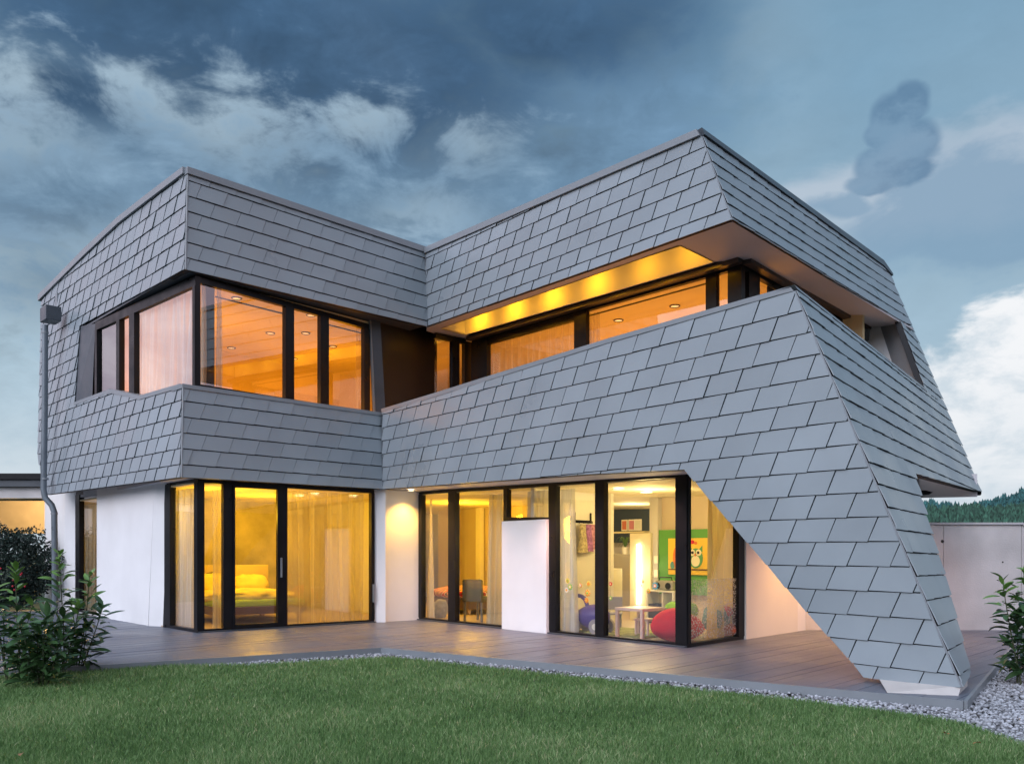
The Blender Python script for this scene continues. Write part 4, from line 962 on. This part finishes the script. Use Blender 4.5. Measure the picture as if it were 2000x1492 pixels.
curtain(PGA, 336, 379, .16, .04, 2.40, sheer_w, 'white sheer curtain in the narrow glass left of the ground floor corner post', wl=.10, seed=1)
curtain(PGB, 414, 438, .16, .04, 2.40, sheer_y, 'narrow yellow lit curtain just right of the ground floor corner post', wl=.09, seed=2)
curtain(PGB, 563, 712, .16, .04, 2.40, sheer_y, 'wide sheer curtain across the large bedroom pane with light shining through', amp=.065, wl=.26, seed=3)
curtain(PGA, 168, 190, .16, .04, 2.36, drape, 'cream curtain in the tall window behind the left laurel shrubs', wl=.1, seed=4)
curtain(PGC, 838, 846, .2, .04, 2.36, drape, 'slim cream curtain edge behind the left terrace door of the second room', amp=.02, wl=.08, flare=.9, seed=5)
curtain(PGC, 958, 982, .16, .04, 2.34, drape, 'gathered pale curtain beside the white infill panel', amp=.05, wl=.11, flare=.5, taper=-.05, seed=6)
curtain(PGC, 1030, 1068, .15, 1.3, 2.34, drape, 'short curtain behind the small window above the white infill panel', amp=.04, wl=.12, seed=7)
curtain(PGC, 1098, 1121, .16, .04, 2.33, sheer_w, 'greyish sheer curtain at the left of the playroom door', amp=.05, wl=.1, flare=.4, seed=8)
curtain(PGD, 1388, 1430, .18, .04, 2.30, drape_y, 'yellow curtain behind the side pane of the playroom corner', amp=.06, wl=.14, flare=.3, seed=9)
curtain(PUA, 268, 377, .16, 4.0, 5.74, sheer_w, 'white sheer curtain behind the large left pane of the upper corner window', amp=.06, wl=.20, seed=10)
curtain(PUB, 393, 403, .14, 4.0, 5.74, drape, 'narrow cream curtain at the upper corner post', amp=.03, wl=.08, seed=11)
curtain(PUB, 421, 432, .14, 4.0, 5.74, sheer_w, 'narrow sheer curtain beside the dark column of the upper corner window', amp=.03, wl=.08, seed=12)
curtain(PUB, 697, 710, .14, 4.0, 5.74, sheer_y, 'narrow curtain at the right end of the upper corner window', amp=.03, wl=.08, seed=17)
curtain(PVC, 955, 1120, .15, 4.0, 5.68, sheer_y, 'sheer yellow curtain across the left recessed balcony window', amp=.06, wl=.2, seed=13)
curtain(PVC, 1147, 1170, .14, 4.0, 5.7, sheer_y, 'gathered sheer curtain at the left end of the wide balcony window', amp=.04, wl=.08, seed=14)
# dark column just behind the upper corner glass and curtain rails
m = MB(); vbox(m, PUB.off(.2), 403, 419, 4.0, 5.76, 4.0, 5.76, -.1, 0); hpart(m.build('column', frame_m))
for pl, x0, x1, z in ((PUB, 421, 557, 5.60), (PUB, 642, 708, 5.60), (PVC, 1147, 1379, 5.66)):
    a = pl.off(.1).hit(x0, 1080); b = pl.off(.1).hit(x1, 1080)
    hpart(MB().tube([Vector((a.x, a.y, z)), Vector((b.x, b.y, z))], .014, 8).build('curtain_rail', frame_m))
# ---- bed in the corner bedroom
def lbox(t, name, c, size, mt, par=None, bevel=.01, rz=0):
    m = MB(); m.box(c, size, rz); return m.build(name, mt, par or t, bevel=bevel)
wood = mat('pale_wood', (.52, .36, .20), .5, 0, .2, 3, stretch=(1, 8, 1)); darkw = mat('dark_wood', (.10, .055, .04), .45, 0, .2, 3)
def cushion(t, name, c, size, mt, seed=0, rz=0, tilt=0, par=None, wr=.05):
    m = MB(); M = Matrix.Rotation(rz, 3, 'Z') @ Matrix.Rotation(tilt, 3, 'X')
    def f(q, d):
        e = 3.2; k = (abs(d.x) ** e + abs(d.y) ** e + abs(d.z) ** e) ** (-1 / e); v = Vector((d.x * k * size[0] / 2, d.y * k * size[1] / 2, d.z * k * size[2] / 2))
        v.z *= 1 - .45 * max(abs(d.x), abs(d.y)) ** 3; nn = noise.noise(Vector((v.x * 7 + seed, v.y * 7, v.z * 9))) + .5 * abs(noise.noise(Vector((v.x * 11 + seed, v.y * 4, 1)))) + .5 * noise.noise(Vector((v.x * 17 + seed, v.y * 15, v.z * 9)))
        return M @ (v * (1 + wr * nn))
    m.ball(c, 1, 30, 20, f); return m.build(name, mt, par or t)
bp = RB(500, 1.0)
bed = thing('bed', 'bed with rumpled yellow bedding seen through the bedroom terrace door', 'bed', (bp.x, bp.y, .02), angB)
bedy = mat('yellow_linen', (.80, .68, .16), .8, 0, .12, 5, .4, 14); limes = mat('lime_sheet', (.38, .55, .04), .8, 0, .08, 4)
lbox(bed, 'bed_frame', (.15, .95, .24), (1.7, 2.0, .14), darkw); lbox(bed, 'headboard', (.15, 1.98, .68), (1.9, .08, .72), mat('headboard_fabric', (.66, .52, .22), .8, 0, .06, 2))
for x in (-.55, .9):
    for y in (.1, 1.8): lbox(bed, 'leg', (x, y, .085), (.08, .08, .17), wood)
lbox(bed, 'mattress', (.15, .95, .36), (1.62, 1.92, .14), limes, bevel=.04)
cushion(bed, 'duvet', (.15, .85, .47), (1.74, 1.55, .26), bedy, 3, wr=.16)
cushion(bed, 'pillow', (-.12, 1.72, .66), (.75, .30, .46), bedy, 5, tilt=-.5, wr=.1); cushion(bed, 'pillow', (.62, 1.72, .64), (.75, .30, .44), bedy, 8, tilt=-.5, wr=.1)
cushion(bed, 'pillow', (.0, 1.84, .80), (.6, .16, .22), mat('grey_cushion', (.10, .09, .07), .8), 9, tilt=-.3)
# ---- second room: bed with striped blanket, chair
def stripem():
    m = bpy.data.materials.new('striped_blanket'); m.use_nodes = True; t = m.node_tree; b = t.nodes['Principled BSDF']; b.inputs['Roughness'].default_value = .85
    tcn = t.nodes.new('ShaderNodeTexCoord'); wv_ = t.nodes.new('ShaderNodeTexWave'); wv_.inputs['Scale'].default_value = 1.35; wv_.inputs['Distortion'].default_value = 2.5; wv_.inputs['Detail Scale'].default_value = .5; wv_.wave_profile = 'SAW'
    mp = t.nodes.new('ShaderNodeMapping'); mp.inputs['Rotation'].default_value = (0, 0, .7); t.links.new(tcn.outputs['Object'], mp.inputs[0]); t.links.new(mp.outputs[0], wv_.inputs[0])
    cr = t.nodes.new('ShaderNodeValToRGB'); cr.color_ramp.interpolation = 'CONSTANT'; e = cr.color_ramp.elements
    cols = [(0, (.45, .02, .02)), (.2, (.75, .68, .5)), (.28, (.03, .03, .04)), (.45, (.6, .16, .03)), (.55, (.8, .74, .6)), (.63, (.4, .015, .03)), (.8, (.05, .04, .05)), (.9, (.75, .7, .55))]
    e[0].position = 0; e[0].color = (*cols[0][1], 1); e[1].position = .9; e[1].color = (*cols[-1][1], 1)
    for p_, c_ in cols[1:-1]: x = cr.color_ramp.elements.new(p_); x.color = (*c_, 1)
    t.links.new(wv_.outputs['Fac'], cr.inputs[0]); t.links.new(cr.outputs[0], b.inputs['Base Color']); return m
stripe = stripem()
bp = RC(885, 1.35)
bed2 = thing('bed', 'low bed under a red black and white striped blanket in the second room', 'bed', (bp.x, bp.y, .02), angC)
lbox(bed2, 'bed_frame', (-.25, .75, .22), (1.5, 1.4, .22), darkw); cushion(bed2, 'blanket', (-.25, .72, .42), (1.62, 1.5, .30), stripe, 4, wr=.09)
for x in (-.9, .4):
    for y in (.12, 1.4): lbox(bed2, 'leg', (x, y, .07), (.06, .06, .14), wood)
bp = RC(937, .55)
ch_ = thing('chair', 'grey upholstered chair with its back to the window beside the striped bed', 'chair', (bp.x, bp.y, .02), angC + .25)
greyf = mat('grey_upholstery', (.11, .125, .12), .85, 0, .1, 8)
lbox(ch_, 'seat', (0, 0, .42), (.46, .46, .10), greyf, bevel=.03); lbox(ch_, 'backrest', (.0, -.22, .58), (.46, .07, .42), greyf, bevel=.03)
for x in (-.2, .2):
    for y in (-.2, .2): lbox(ch_, 'leg', (x, y, .19), (.04, .04, .38), mat('chair_leg', (.2, .2, .2), .4) if 'chair_leg' not in MAT else MAT['chair_leg'])
bp = RC(860, .5); m = MB()
m.ball((bp.x, bp.y, .19), (.17, .13, .2), 16, 10, lambda q, d: q * (1 + .15 * noise.noise(q * 9))); single('fabric_bag', m, mat('bag_fabric', (.30, .31, .36), .8, 0, .3, 12), 'crumpled grey patterned bag on the floor left of the striped bed', 'bag')
m = MB(); q = PGB.off(0).hit(1, 1080)
sp = RC(938, 3.3); m = MB(); m.box((sp.x, sp.y, .95), (.10, .015, .08), angC); hpart(m.build('wall_socket', ringw_m, bevel=.004))
m = MB(); sp = RC(937, 3.22); m.box((sp.x, sp.y, 1.2), (.16, .12, 2.4), angC); hpart(m.build('pillar', paint_m))
# ---- playroom
pinkw = mat('pink_white_lacquer', (.80, .62, .60), .35); redf = mat('red_fabric', (.62, .015, .04), .8, 0, .12, 4, .2, 30)
bp = (RC(1215, .32) + RC(1250, .32)) / 2
tb = thing('play_table', 'small pinkish white children table behind the playroom glass', 'table', (bp.x, bp.y, .02), angC)
lbox(tb, 'table_top', (0, .22, .43), (.56, .56, .045), pinkw, bevel=.006)
for x in (-.25, .25):
    for y in (-.03, .47): lbox(tb, 'leg', (x, y, .205), (.05, .05, .41), pinkw, bevel=.004)
bp = RC(1262, .75); st = thing('play_stool', 'low white stool between the play table and the red beanbag', 'stool', (bp.x, bp.y, .02), angC)
lbox(st, 'seat', (0, 0, .25), (.30, .26, .035), pinkw)
for x in (-.12, .12):
    for y in (-.1, .1): lbox(st, 'leg', (x, y, .12), (.035, .035, .23), pinkw)
bp = PGC.off(.46).hit(1322, 1080); m = MB()
m.ball((bp.x, bp.y, .21), (.38, .36, .23), 34, 20, lambda q, d: Vector((q.x, q.y, q.z * (1.25 if d.z > 0 else .9) * (1 - .25 * max(0, d.x)))) * (1 + .07 * noise.noise(q * 4 + Vector((3, 1, 2))) + .03 * noise.noise(q * 11)))
single('beanbag', m, redf, 'large red beanbag in the glazed corner of the playroom', 'beanbag')
bp = PGC.off(1.1).hit(1330, 1080)
cshn = thing('green_cushion', 'bright green cushion lying behind the red beanbag', 'cushion', (bp.x, bp.y, .3), angC); cushion(cshn, 'cover', (0, 0, .12), (.5, .4, .28), mat('green_fabric', (.25, .5, .03), .8), 2)
gc = mat('teal_fabric', (.10, .30, .28), .8); 
for i, (px, s, z, c, lb) in enumerate(((1405, .3, .30, gc, 'teal patterned floor cushion behind the frosted side pane'), (1412, .24, .40, redf, 'red floor cushion on top of the teal one behind the frosted side pane'), (1420, .26, .13, mat('rust_fabric', (.4, .08, .03), .8), 'rust coloured floor cushion by the side pane mullion'))):
    p = PGD.off(s).hit(px, 1080); t = thing('floor_cushion', lb, 'cushion', (p.x, p.y, .02), angD + .2 * i); cushion(t, 'cover', (0, 0, z), ((.62, .36, .44), (.26, .30, .20), (.7, .34, .22))[i], c, i)
# ride-on toy car
pur = mat('purple_plastic', (.10, .07, .30), .3); bp = RC(1152, .42)
car = thing('toy_car', 'purple ride-on toy with a hoop handle standing behind the playroom door', 'toy', (bp.x, bp.y, .02), angC + .1)
m = MB(); m.ball((0.05, 0, .26), (.34, .17, .20), 22, 12, lambda q, d: Vector((q.x, q.y, q.z * (1 + .25 * d.x)))); m.build('body', pur, car)
m = MB(); m.tube([(-.22 + .17 * math.cos(a), 0, .40 + .19 * math.sin(a)) for a in [i * 2 * math.pi / 20 for i in range(21)]], .035, 10); m.build('handle_hoop', pur, car)
for x in (-.2, .24):
    for y in (-.16, .16):
        m = MB(); m.tube([(x, y - .025, .12), (x, y + .025, .12)], .12, 20); wl_ = m.build('wheel', mat('grey_plastic', (.35, .34, .4), .4) if 'grey_plastic' not in MAT else MAT['grey_plastic'], car)
        m = MB(); m.tube([(x, y - .03, .12), (x, y + .03, .12)], .05, 14); m.build('hub', mat('white_plastic', (.8, .8, .78), .35) if 'white_plastic' not in MAT else MAT['white_plastic'], wl_)
# rug
bp = (RC(1190, .9) + RC(1275, .9)) / 2; m = MB(); m.box((bp.x, bp.y, .03), (1.5, 1.1, .02), angC); single('rug', m, mat('green_rug', (.30, .33, .14), .95, 0, .35, 5, .5, 60), 'green and beige flecked rug under the play table', 'rug')
# chest of drawers, cabinet with light tube, hall furniture
yw = mat('cream_lacquer', (.72, .66, .48), .45)
bp = RC(1184, 2.15); dr = thing('drawer_chest', 'narrow cream chest of drawers at the left of the playroom', 'cabinet', (bp.x, bp.y, .02), angC)
lbox(dr, 'carcass', (0, 0, .5), (.42, .42, 1.0), yw)
for k in range(6): lbox(dr, 'drawer', (.0, -.22, .09 + .163 * k), (.39, .02, .145), yw, bevel=.003)
bp = RC(1250, 2.9); cb_ = thing('light_cabinet', 'tall cream cabinet front with a vertical glowing light tube', 'cabinet', (bp.x, bp.y, .02), angC)
lbox(cb_, 'carcass', (0, .1, .83), (.52, .2, 1.66), yw); m = MB(); m.tube([(-.02, -.03, .32), (-.02, -.03, 1.45)], .03, 12); m.build('light_tube', emis('tube_light', (1, .88, .6), 14), cb_)
lamp('tube_lamp', cb_.matrix_world @ Vector((0, 0, 0)) + Vector((bp.x - .15, bp.y - .25, 1.0)), 9, (1, .8, .45), .2)
for k, (px, c) in enumerate(((1220, (.5, .12, .1)), (1234, (.55, .2, .3)), (1246, (.7, .7, .65)))):
    bp = RC(px, 3.2); t = thing('picture_frame', ('tilted photo frame with reddish picture on the hall shelf', 'small pink photo frame in the middle of the hall shelf', 'white photo frame at the right of the hall shelf')[k], 'picture frame', (bp.x, bp.y, 1.74), angC + .2 * k)
    lbox(t, 'frame', (0, 0, .11), (.15, .02, .22), MAT['white_plastic'], bevel=.002); lbox(t, 'print', (0, -.012, .11), (.11, .004, .17), mat('photo_print_%s' % 'abc'[k], c, .4), bevel=0)
bp = RC(1232, 3.24); m = MB(); m.box((bp.x, bp.y, 1.71), (.9, .24, .03), angC); hpart(m.build('shelf', yw))
m = MB(); p1 = RC(1228, 5.9); m.box((p1.x, p1.y, 1.95), (1.6, .05, .8), angC); single('hall_window', m, mat('night_glass', (.04, .06, .09), .1), 'dark window at the back of the bright hall behind the playroom', 'window')
m = MB(); p1 = RC(1222, 5.0); m.box((p1.x, p1.y, .65), (.9, .5, 1.26), angC); single('hall_cabinet', m, mat('grey_lacquer', (.35, .35, .36), .4), 'grey cabinet standing in the hall behind the playroom', 'cabinet', bevel=.01)
q = RC(1235, 4.4); lamp('hall_lamp', (q.x, q.y, 2.05), 45, (1, .78, .42), .2)
# spider plant in the hall
bp = RC(1221, 3.05); sp_ = thing('house_plant', 'spiky leaved house plant hanging over the shelf edge in the hall', 'plant', (bp.x, bp.y, 1.30)); m = MB(); m.tube([(0, 0, -.02), (0, 0, .12)], [.05, .065], 14); m.build('pot', MAT['white_plastic'], sp_)
gl_ = mat('spider_leaf', (.08, .18, .04), .5)
for k in range(22):
    a = k * 2.4; r_ = .22 + .05 * math.sin(k * 3.); m = MB(); vs = []
    for i in range(6):
        t = i / 5; w_ = .012 * (1 - t) + .002; x = r_ * t; z = .12 + .25 * math.sin(t * 2.1) * (1 if k % 3 else .5) - .12 * t * t; vs += [(math.cos(a) * x - math.sin(a) * w_, math.sin(a) * x + math.cos(a) * w_, z), (math.cos(a) * x + math.sin(a) * w_, math.sin(a) * x - math.cos(a) * w_, z)]
    m.add(vs, [(2 * i, 2 * i + 1, 2 * i + 3, 2 * i + 2) for i in range(5)]); m.build('leaf', gl_, sp_)
# white shelf with radio
bp = RC(1300, 2.6); sh = thing('toy_shelf', 'low white toy shelf under the green wall panel', 'shelf', (bp.x, bp.y, .02), angC)
lbox(sh, 'top', (0, 0, .60), (.62, .34, .03), MAT['white_plastic']); lbox(sh, 'side', (-.295, 0, .3), (.03, .34, .58), MAT['white_plastic']); lbox(sh, 'side', (.295, 0, .3), (.03, .34, .58), MAT['white_plastic']); lbox(sh, 'divider', (.05, 0, .3), (.025, .32, .56), MAT['white_plastic']); lbox(sh, 'box', (-.14, -.02, .2), (.26, .28, .34), mat('navy_box', (.06, .07, .12), .6))
rdv = thing('radio', 'silver portable radio with two round speakers on the toy shelf', 'radio', (bp.x, bp.y, .636), angC)
m = MB(); m.box((0, 0, .09), (.42, .16, .17)); m.build('body', mat('silver_plastic', (.4, .4, .38), .3, .4), rdv, bevel=.03)
for x in (-.12, .12): m = MB(); m.tube([(x, -.075, .08), (x, -.09, .08)], .06, 16); m.build('speaker', frame_m, rdv)
m = MB(); m.tube([(-.15, 0, .17), (-.13, 0, .23), (.13, 0, .23), (.15, 0, .17)], .012, 8); m.build('handle', frame_m, rdv)
# green wall panel and children's picture (plain owl on a branch)
PW = PGC.off(0); pwall = Plane(RC(1272, 3.02), KC + ddir * 3.22)
def pt(px, z, o=.0): q = pwall.hit(px, 1080) + pwall.n * o; return Vector((q.x, q.y, z))
m = MB(); g0 = pt(1291, .55, .05); g1_ = pt(1402, .55, .05); m.slab([g0, g1_, g1_ + Vector((0, 0, 1.18)), g0 + Vector((0, 0, 1.18))], pwall.n * .02); single('green_wall_panel', m, mat('green_paint', (.09, .32, .05), .6, 0, .05, 2), 'bright green panel on the playroom wall behind the picture', 'panel')
pc = pt(1350, 1.24, .09); ow = thing('owl_picture', 'square yellow children picture of a green owl on a branch', 'picture', pc, math.atan2(pwall.u.y, pwall.u.x))
lbox(ow, 'canvas', (0, 0, 0), (.86, .03, .66), mat('yellow_canvas', (.85, .55, .05), .7), bevel=.004)
def disc(t, name, x, z, rx, rz_, mt, y=-.02, th=.004, par=None):
    m = MB(); n = 20; m.slab([(x + rx * math.cos(2 * math.pi * k / n), y, z + rz_ * math.sin(2 * math.pi * k / n)) for k in range(n)], (0, -th, 0)); return m.build(name, mt, par or t)
og = mat('owl_green', (.10, .34, .12), .7); ob = mat('owl_cream', (.85, .8, .6), .7); oo = mat('owl_orange', (.75, .2, .03), .7); blk = mat('ink_black', (.01, .01, .01), .6)
disc(ow, 'owl_body', .17, -.03, .15, .18, og); disc(ow, 'owl_belly', .17, -.08, .09, .10, ob, -.025)
for sx_ in (-1, 1):
    e_ = disc(ow, 'owl_eye', .17 + sx_ * .065, .07, .058, .058, ob, -.026); disc(ow, 'pupil', .17 + sx_ * .06, .07, .026, .026, blk, -.032, par=e_)
    m = MB(); m.slab([(.17 + sx_ * .06, -.02, .12), (.17 + sx_ * .14, -.02, .2), (.17 + sx_ * .14, -.02, .08)], (0, -.004, 0)); m.build('owl_ear', og, ow)
disc(ow, 'beak', .17, .03, .016, .028, oo, -.034); disc(ow, 'orange_bird', -.25, -.02, .07, .19, oo); disc(ow, 'leaf', -.33, -.16, .05, .07, gc); disc(ow, 'leaf', -.2, -.2, .05, .04, gc)
disc(ow, 'red_heart', .10, .26, .045, .035, redf); disc(ow, 'red_heart', .17, .24, .035, .03, oo)
m = MB(); m.box((0, -.024, -.235), (.84, .006, .022)); m.build('branch', mat('branch_brown', (.12, .06, .03), .7), ow)
# coat rack with clothes on the partition wall
pmw = Plane(pm, pm + ddir * 1.9)
def pw_(px, z, o): q = pmw.hit(px, 1080) + pmw.n * o; return Vector((q.x, q.y, z))
angP = math.atan2(pmw.u.y, pmw.u.x); c_ = pw_(1133, 1.86, .06)
rk = thing('coat_rack', 'dark wall rack with hooks on the playroom wall', 'coat rack', c_, angP)
lbox(rk, 'rail', (0, 0, 0), (.50, .03, .05), frame_m, bevel=.004)
for x in (-.23, .23): lbox(rk, 'bracket', (x, 0, .09), (.02, .03, .14), frame_m, bevel=0)
for x in (-.18, -.06, .07, .19): m = MB(); m.tube([(x, -.01, 0), (x, -.07, -.03), (x, -.07, .01)], .008, 6); m.build('hook', frame_m, rk)
for k, (dx, col, L_, lb) in enumerate(((-.13, (.42, .36, .22), .50, 'pale patterned child dress hanging from the coat rack'), (.04, (.30, .12, .34), .48, 'purple child dress hanging in the middle of the coat rack'), (.17, (.42, .20, .30), .44, 'pink patterned child garment hanging at the right of the coat rack'))):
    c2 = c_ + pmw.u * dx + pmw.n * .10; m = MB(); rows = 9; n = 18; vs = []; fs = []
    for j in range(rows + 1):
        t = j / rows; wd = .05 + .08 * t if t > .3 else .075; dp_ = .03 + .035 * t
        vs += [(wd * math.cos(6.283 * i / n) * (1 + .12 * math.sin(i * 2.1 + k)), dp_ * math.sin(6.283 * i / n) * (1 + .2 * math.sin(i * 3.3 + k)), -L_ * t) for i in range(n)]
    for j in range(rows):
        for i in range(n): fs.append((j * n + i, j * n + (i + 1) % n, (j + 1) * n + (i + 1) % n, (j + 1) * n + i))
    m.add(vs, fs, True); o = m.build('child_dress', mat('dress_fabric_' + 'abc'[k], col, .85, 0, .5, 26)); o.location = c2 - Vector((0, 0, .05)); o.rotation_euler = (0, 0, angP); tag(o, lb, 'dress', 'child clothes on the coat rack')
# stickers on the panes
def sticker(pl, px, py, r, cols, lb, n=8):
    c = pl.hit(px, py) - pl.n * .03; t = thing('window_sticker', lb, 'sticker', c, math.atan2(pl.u.y, pl.u.x), 'small coloured stickers on the playroom glass')
    m = MB(); N_ = n * 6; m.slab([(r * (1 + .22 * math.cos(n * a)) * math.cos(a), 0, r * (1 + .22 * math.cos(n * a)) * math.sin(a)) for a in [6.2832 * i / N_ for i in range(N_)]], (0, -.003, 0)); m.build('petals', cols[0], t)
    disc(t, 'centre', 0, 0, r * .6, r * .6, cols[1], -.004); disc(t, 'dot', 0, 0, r * .3, r * .3, cols[2], -.009)
sw = mat('sticker_white', (.8, .8, .75), .4); so_ = mat('sticker_orange', (.8, .30, .04), .4); sg = mat('sticker_green', (.2, .45, .1), .4); sy = mat('sticker_yellow', (.8, .6, .1), .4); sb_ = mat('sticker_teal', (.1, .4, .45), .4)
for px, py, r, cc, lb in ((1277, 1144, .050, (sb_, so_, sw), 'teal and orange ring sticker on the large playroom pane'), (1264, 1154, .032, (so_, sy, sg), 'small orange flower sticker below left of the teal ring sticker'), (1253, 1136, .020, (sy, so_, sw), 'tiny yellow sticker beside the light tube'), (1250, 1143, .018, (sw, sg, so_), 'tiny white sticker beside the light tube'),
    (1106, 1134, .040, (sy, sg, so_), 'yellow green flower sticker high on the curtain side of the playroom door'), (1111, 1146, .045, (sg, sy, sw), 'green sticker below the yellow one on the playroom door'), (1104, 1152, .035, (sw, so_, sy), 'white and orange sticker lowest at the curtain side of the playroom door'),
    (1131, 1143, .030, (so_, sw, sy), 'orange sticker in the middle of the playroom door'), (1147, 1140, .042, (sy, so_, so_), 'large yellow orange sticker on the playroom door'), (1145, 1158, .050, (so_, sy, sg), 'orange sun like sticker above the toy car'), (1143, 1172, .040, (so_, so_, sy), 'deep orange sticker just above the toy car'), (1190, 1140, .028, (redf, so_, sw), 'red sticker left of the play table on the large pane'), (1190, 1168, .030, (sg, sy, sw), 'green sticker low at the left of the large pane')):
    sticker(PGC, px, py, r, cc, lb)
# frosted film with flower pattern on the side pane
def filmm():
    m = bpy.data.materials.new('floral_film'); m.use_nodes = True; t = m.node_tree; t.nodes.clear(); o = t.nodes.new('ShaderNodeOutputMaterial'); mx = t.nodes.new('ShaderNodeMixShader'); tr = t.nodes.new('ShaderNodeBsdfTransparent'); df = t.nodes.new('ShaderNodeBsdfDiffuse'); tl = t.nodes.new('ShaderNodeBsdfTranslucent'); m2 = t.nodes.new('ShaderNodeMixShader')
    df.inputs[0].default_value = (.85, .84, .82, 1); tl.inputs[0].default_value = (.85, .84, .82, 1)
    c = t.nodes.new('ShaderNodeTexCoord'); v = t.nodes.new('ShaderNodeTexVoronoi'); v.inputs['Scale'].default_value = 34; v.feature = 'F1'; t.links.new(c.outputs['Object'], v.inputs['Vector'])
    n = t.nodes.new('ShaderNodeTexNoise'); n.inputs['Scale'].default_value = 60; t.links.new(c.outputs['Object'], n.inputs['Vector'])
    a = t.nodes.new('ShaderNodeMath'); a.operation = 'ADD'; t.links.new(v.outputs['Distance'], a.inputs[0]); t.links.new(n.outputs[0], a.inputs[1])
    r = t.nodes.new('ShaderNodeMapRange'); r.inputs[1].default_value = .78; r.inputs[2].default_value = .90; r.inputs[3].default_value = .52; r.inputs[4].default_value = .10; t.links.new(a.outputs[0], r.inputs[0])
    t.links.new(r.outputs[0], mx.inputs[0]); t.links.new(tr.outputs[0], mx.inputs[1]); t.links.new(df.outputs[0], m2.inputs[1]); t.links.new(tl.outputs[0], m2.inputs[2]); t.links.new(m2.outputs[0], mx.inputs[2]); t.links.new(mx.outputs[0], o.inputs[0]); return m
q = [PGD.hit(px, 1080) - PGD.n * .03 for px in (1347, 1441)]; m = MB()
m.slab([Vector((q[0].x, q[0].y, .08)), Vector((q[1].x, q[1].y, .08)), Vector((q[1].x, q[1].y, .93)), Vector((q[0].x, q[0].y, .93))], PGD.n * .002); single('window_film', m, filmm(), 'frosted flower patterned film on the lower half of the side pane', 'window film')
# door handles
for pl, px, z in ((PGC, 889.5, 1.08), (PGB, 728, .55), (PGB, 548, 1.05)):
    p = pl.hit(px, 1080) + pl.n * .03; m = MB(); m.box((p.x, p.y, z), (.03, .03, .16 if pl is PGC else .34), angC); hpart(m.build('door_handle', trim_m if pl is PGB else panel_m, bevel=.004))

# small things that make the rooms lived in
bp = RC(1199, 1.25); kc = thing('child_chair', 'tiny grey child chair behind the pink white play table', 'chair', (bp.x, bp.y, .02), angC + .6)
lbox(kc, 'seat', (0, 0, .26), (.26, .26, .03), MAT['grey_plastic']); lbox(kc, 'backrest', (0, .12, .43), (.26, .025, .22), MAT['grey_plastic'])
for x in (-.1, .1):
    for y in (-.1, .1): lbox(kc, 'leg', (x, y, .13), (.03, .03, .24), MAT['grey_plastic'])
bk_m = [mat('book_cover_' + c, v, .5) for c, v in (('red', (.5, .05, .04)), ('blue', (.05, .15, .4)), ('green', (.1, .35, .1)), ('orange', (.7, .3, .03)))]
bp = RC(1300, 2.6)
bl_ = ('red book standing leftmost in the toy shelf', 'blue book second from the left in the toy shelf', 'green book third from the left in the toy shelf', 'orange book at the right of the row in the toy shelf')
for k in range(4):
    p = Vector((bp.x, bp.y, 0)) + PGC.u * (.09 + .042 * k) + PGC.n * .04
    m = MB(); m.box((p.x, p.y, .02 + .13 + .01 * (k % 2)), (.034, .2, .24 + .02 * (k % 2)), angC); single('book', m, bk_m[k], bl_[k], 'book', 'books in the toy shelf')
for k, (px, py, lb) in enumerate(((1852, 1433, 'orange fallen leaf on the lawn near the gravel, left of the other one there'), (1915, 1450, 'orange fallen leaf on the lawn closest to the right gravel edge'), (44, 1470, 'brown fallen leaf at the bottom left of the lawn'))):
    o = bpy.data.objects.new('fallen_leaf', leafmesh(.055, .04, mat('dry_leaf_' + 'abc'[k], ((.5, .18, .05), (.55, .22, .08), (.25, .14, .06))[k], .7), 'fallen_leaf', .3)); COL.objects.link(o)
    o.location = onz(px, py, ZL + .05); o.rotation_euler = (.2, .3, k * 1.7); tag(o, lb, 'leaf', 'fallen leaves on the lawn')
# wall sockets on the playroom pillar
for z in (1.18, .92):
    p = RC(1281, 2.93); m = MB(); m.box((p.x, p.y, z), (.09, .012, .14), angC); hpart(m.build('wall_socket', ringw_m, bevel=.003))
# pale sill flashing under the ground floor door thresholds
for pl, x0, x1 in ((PGB, 386, 731), (PGC, 816, 986), (PGC, 1073, 1342)):
    m = MB(); vbox(m, pl, x0, x1, .004, .022, .004, .022, .0, .05); hpart(m.build('threshold', trimd_m))
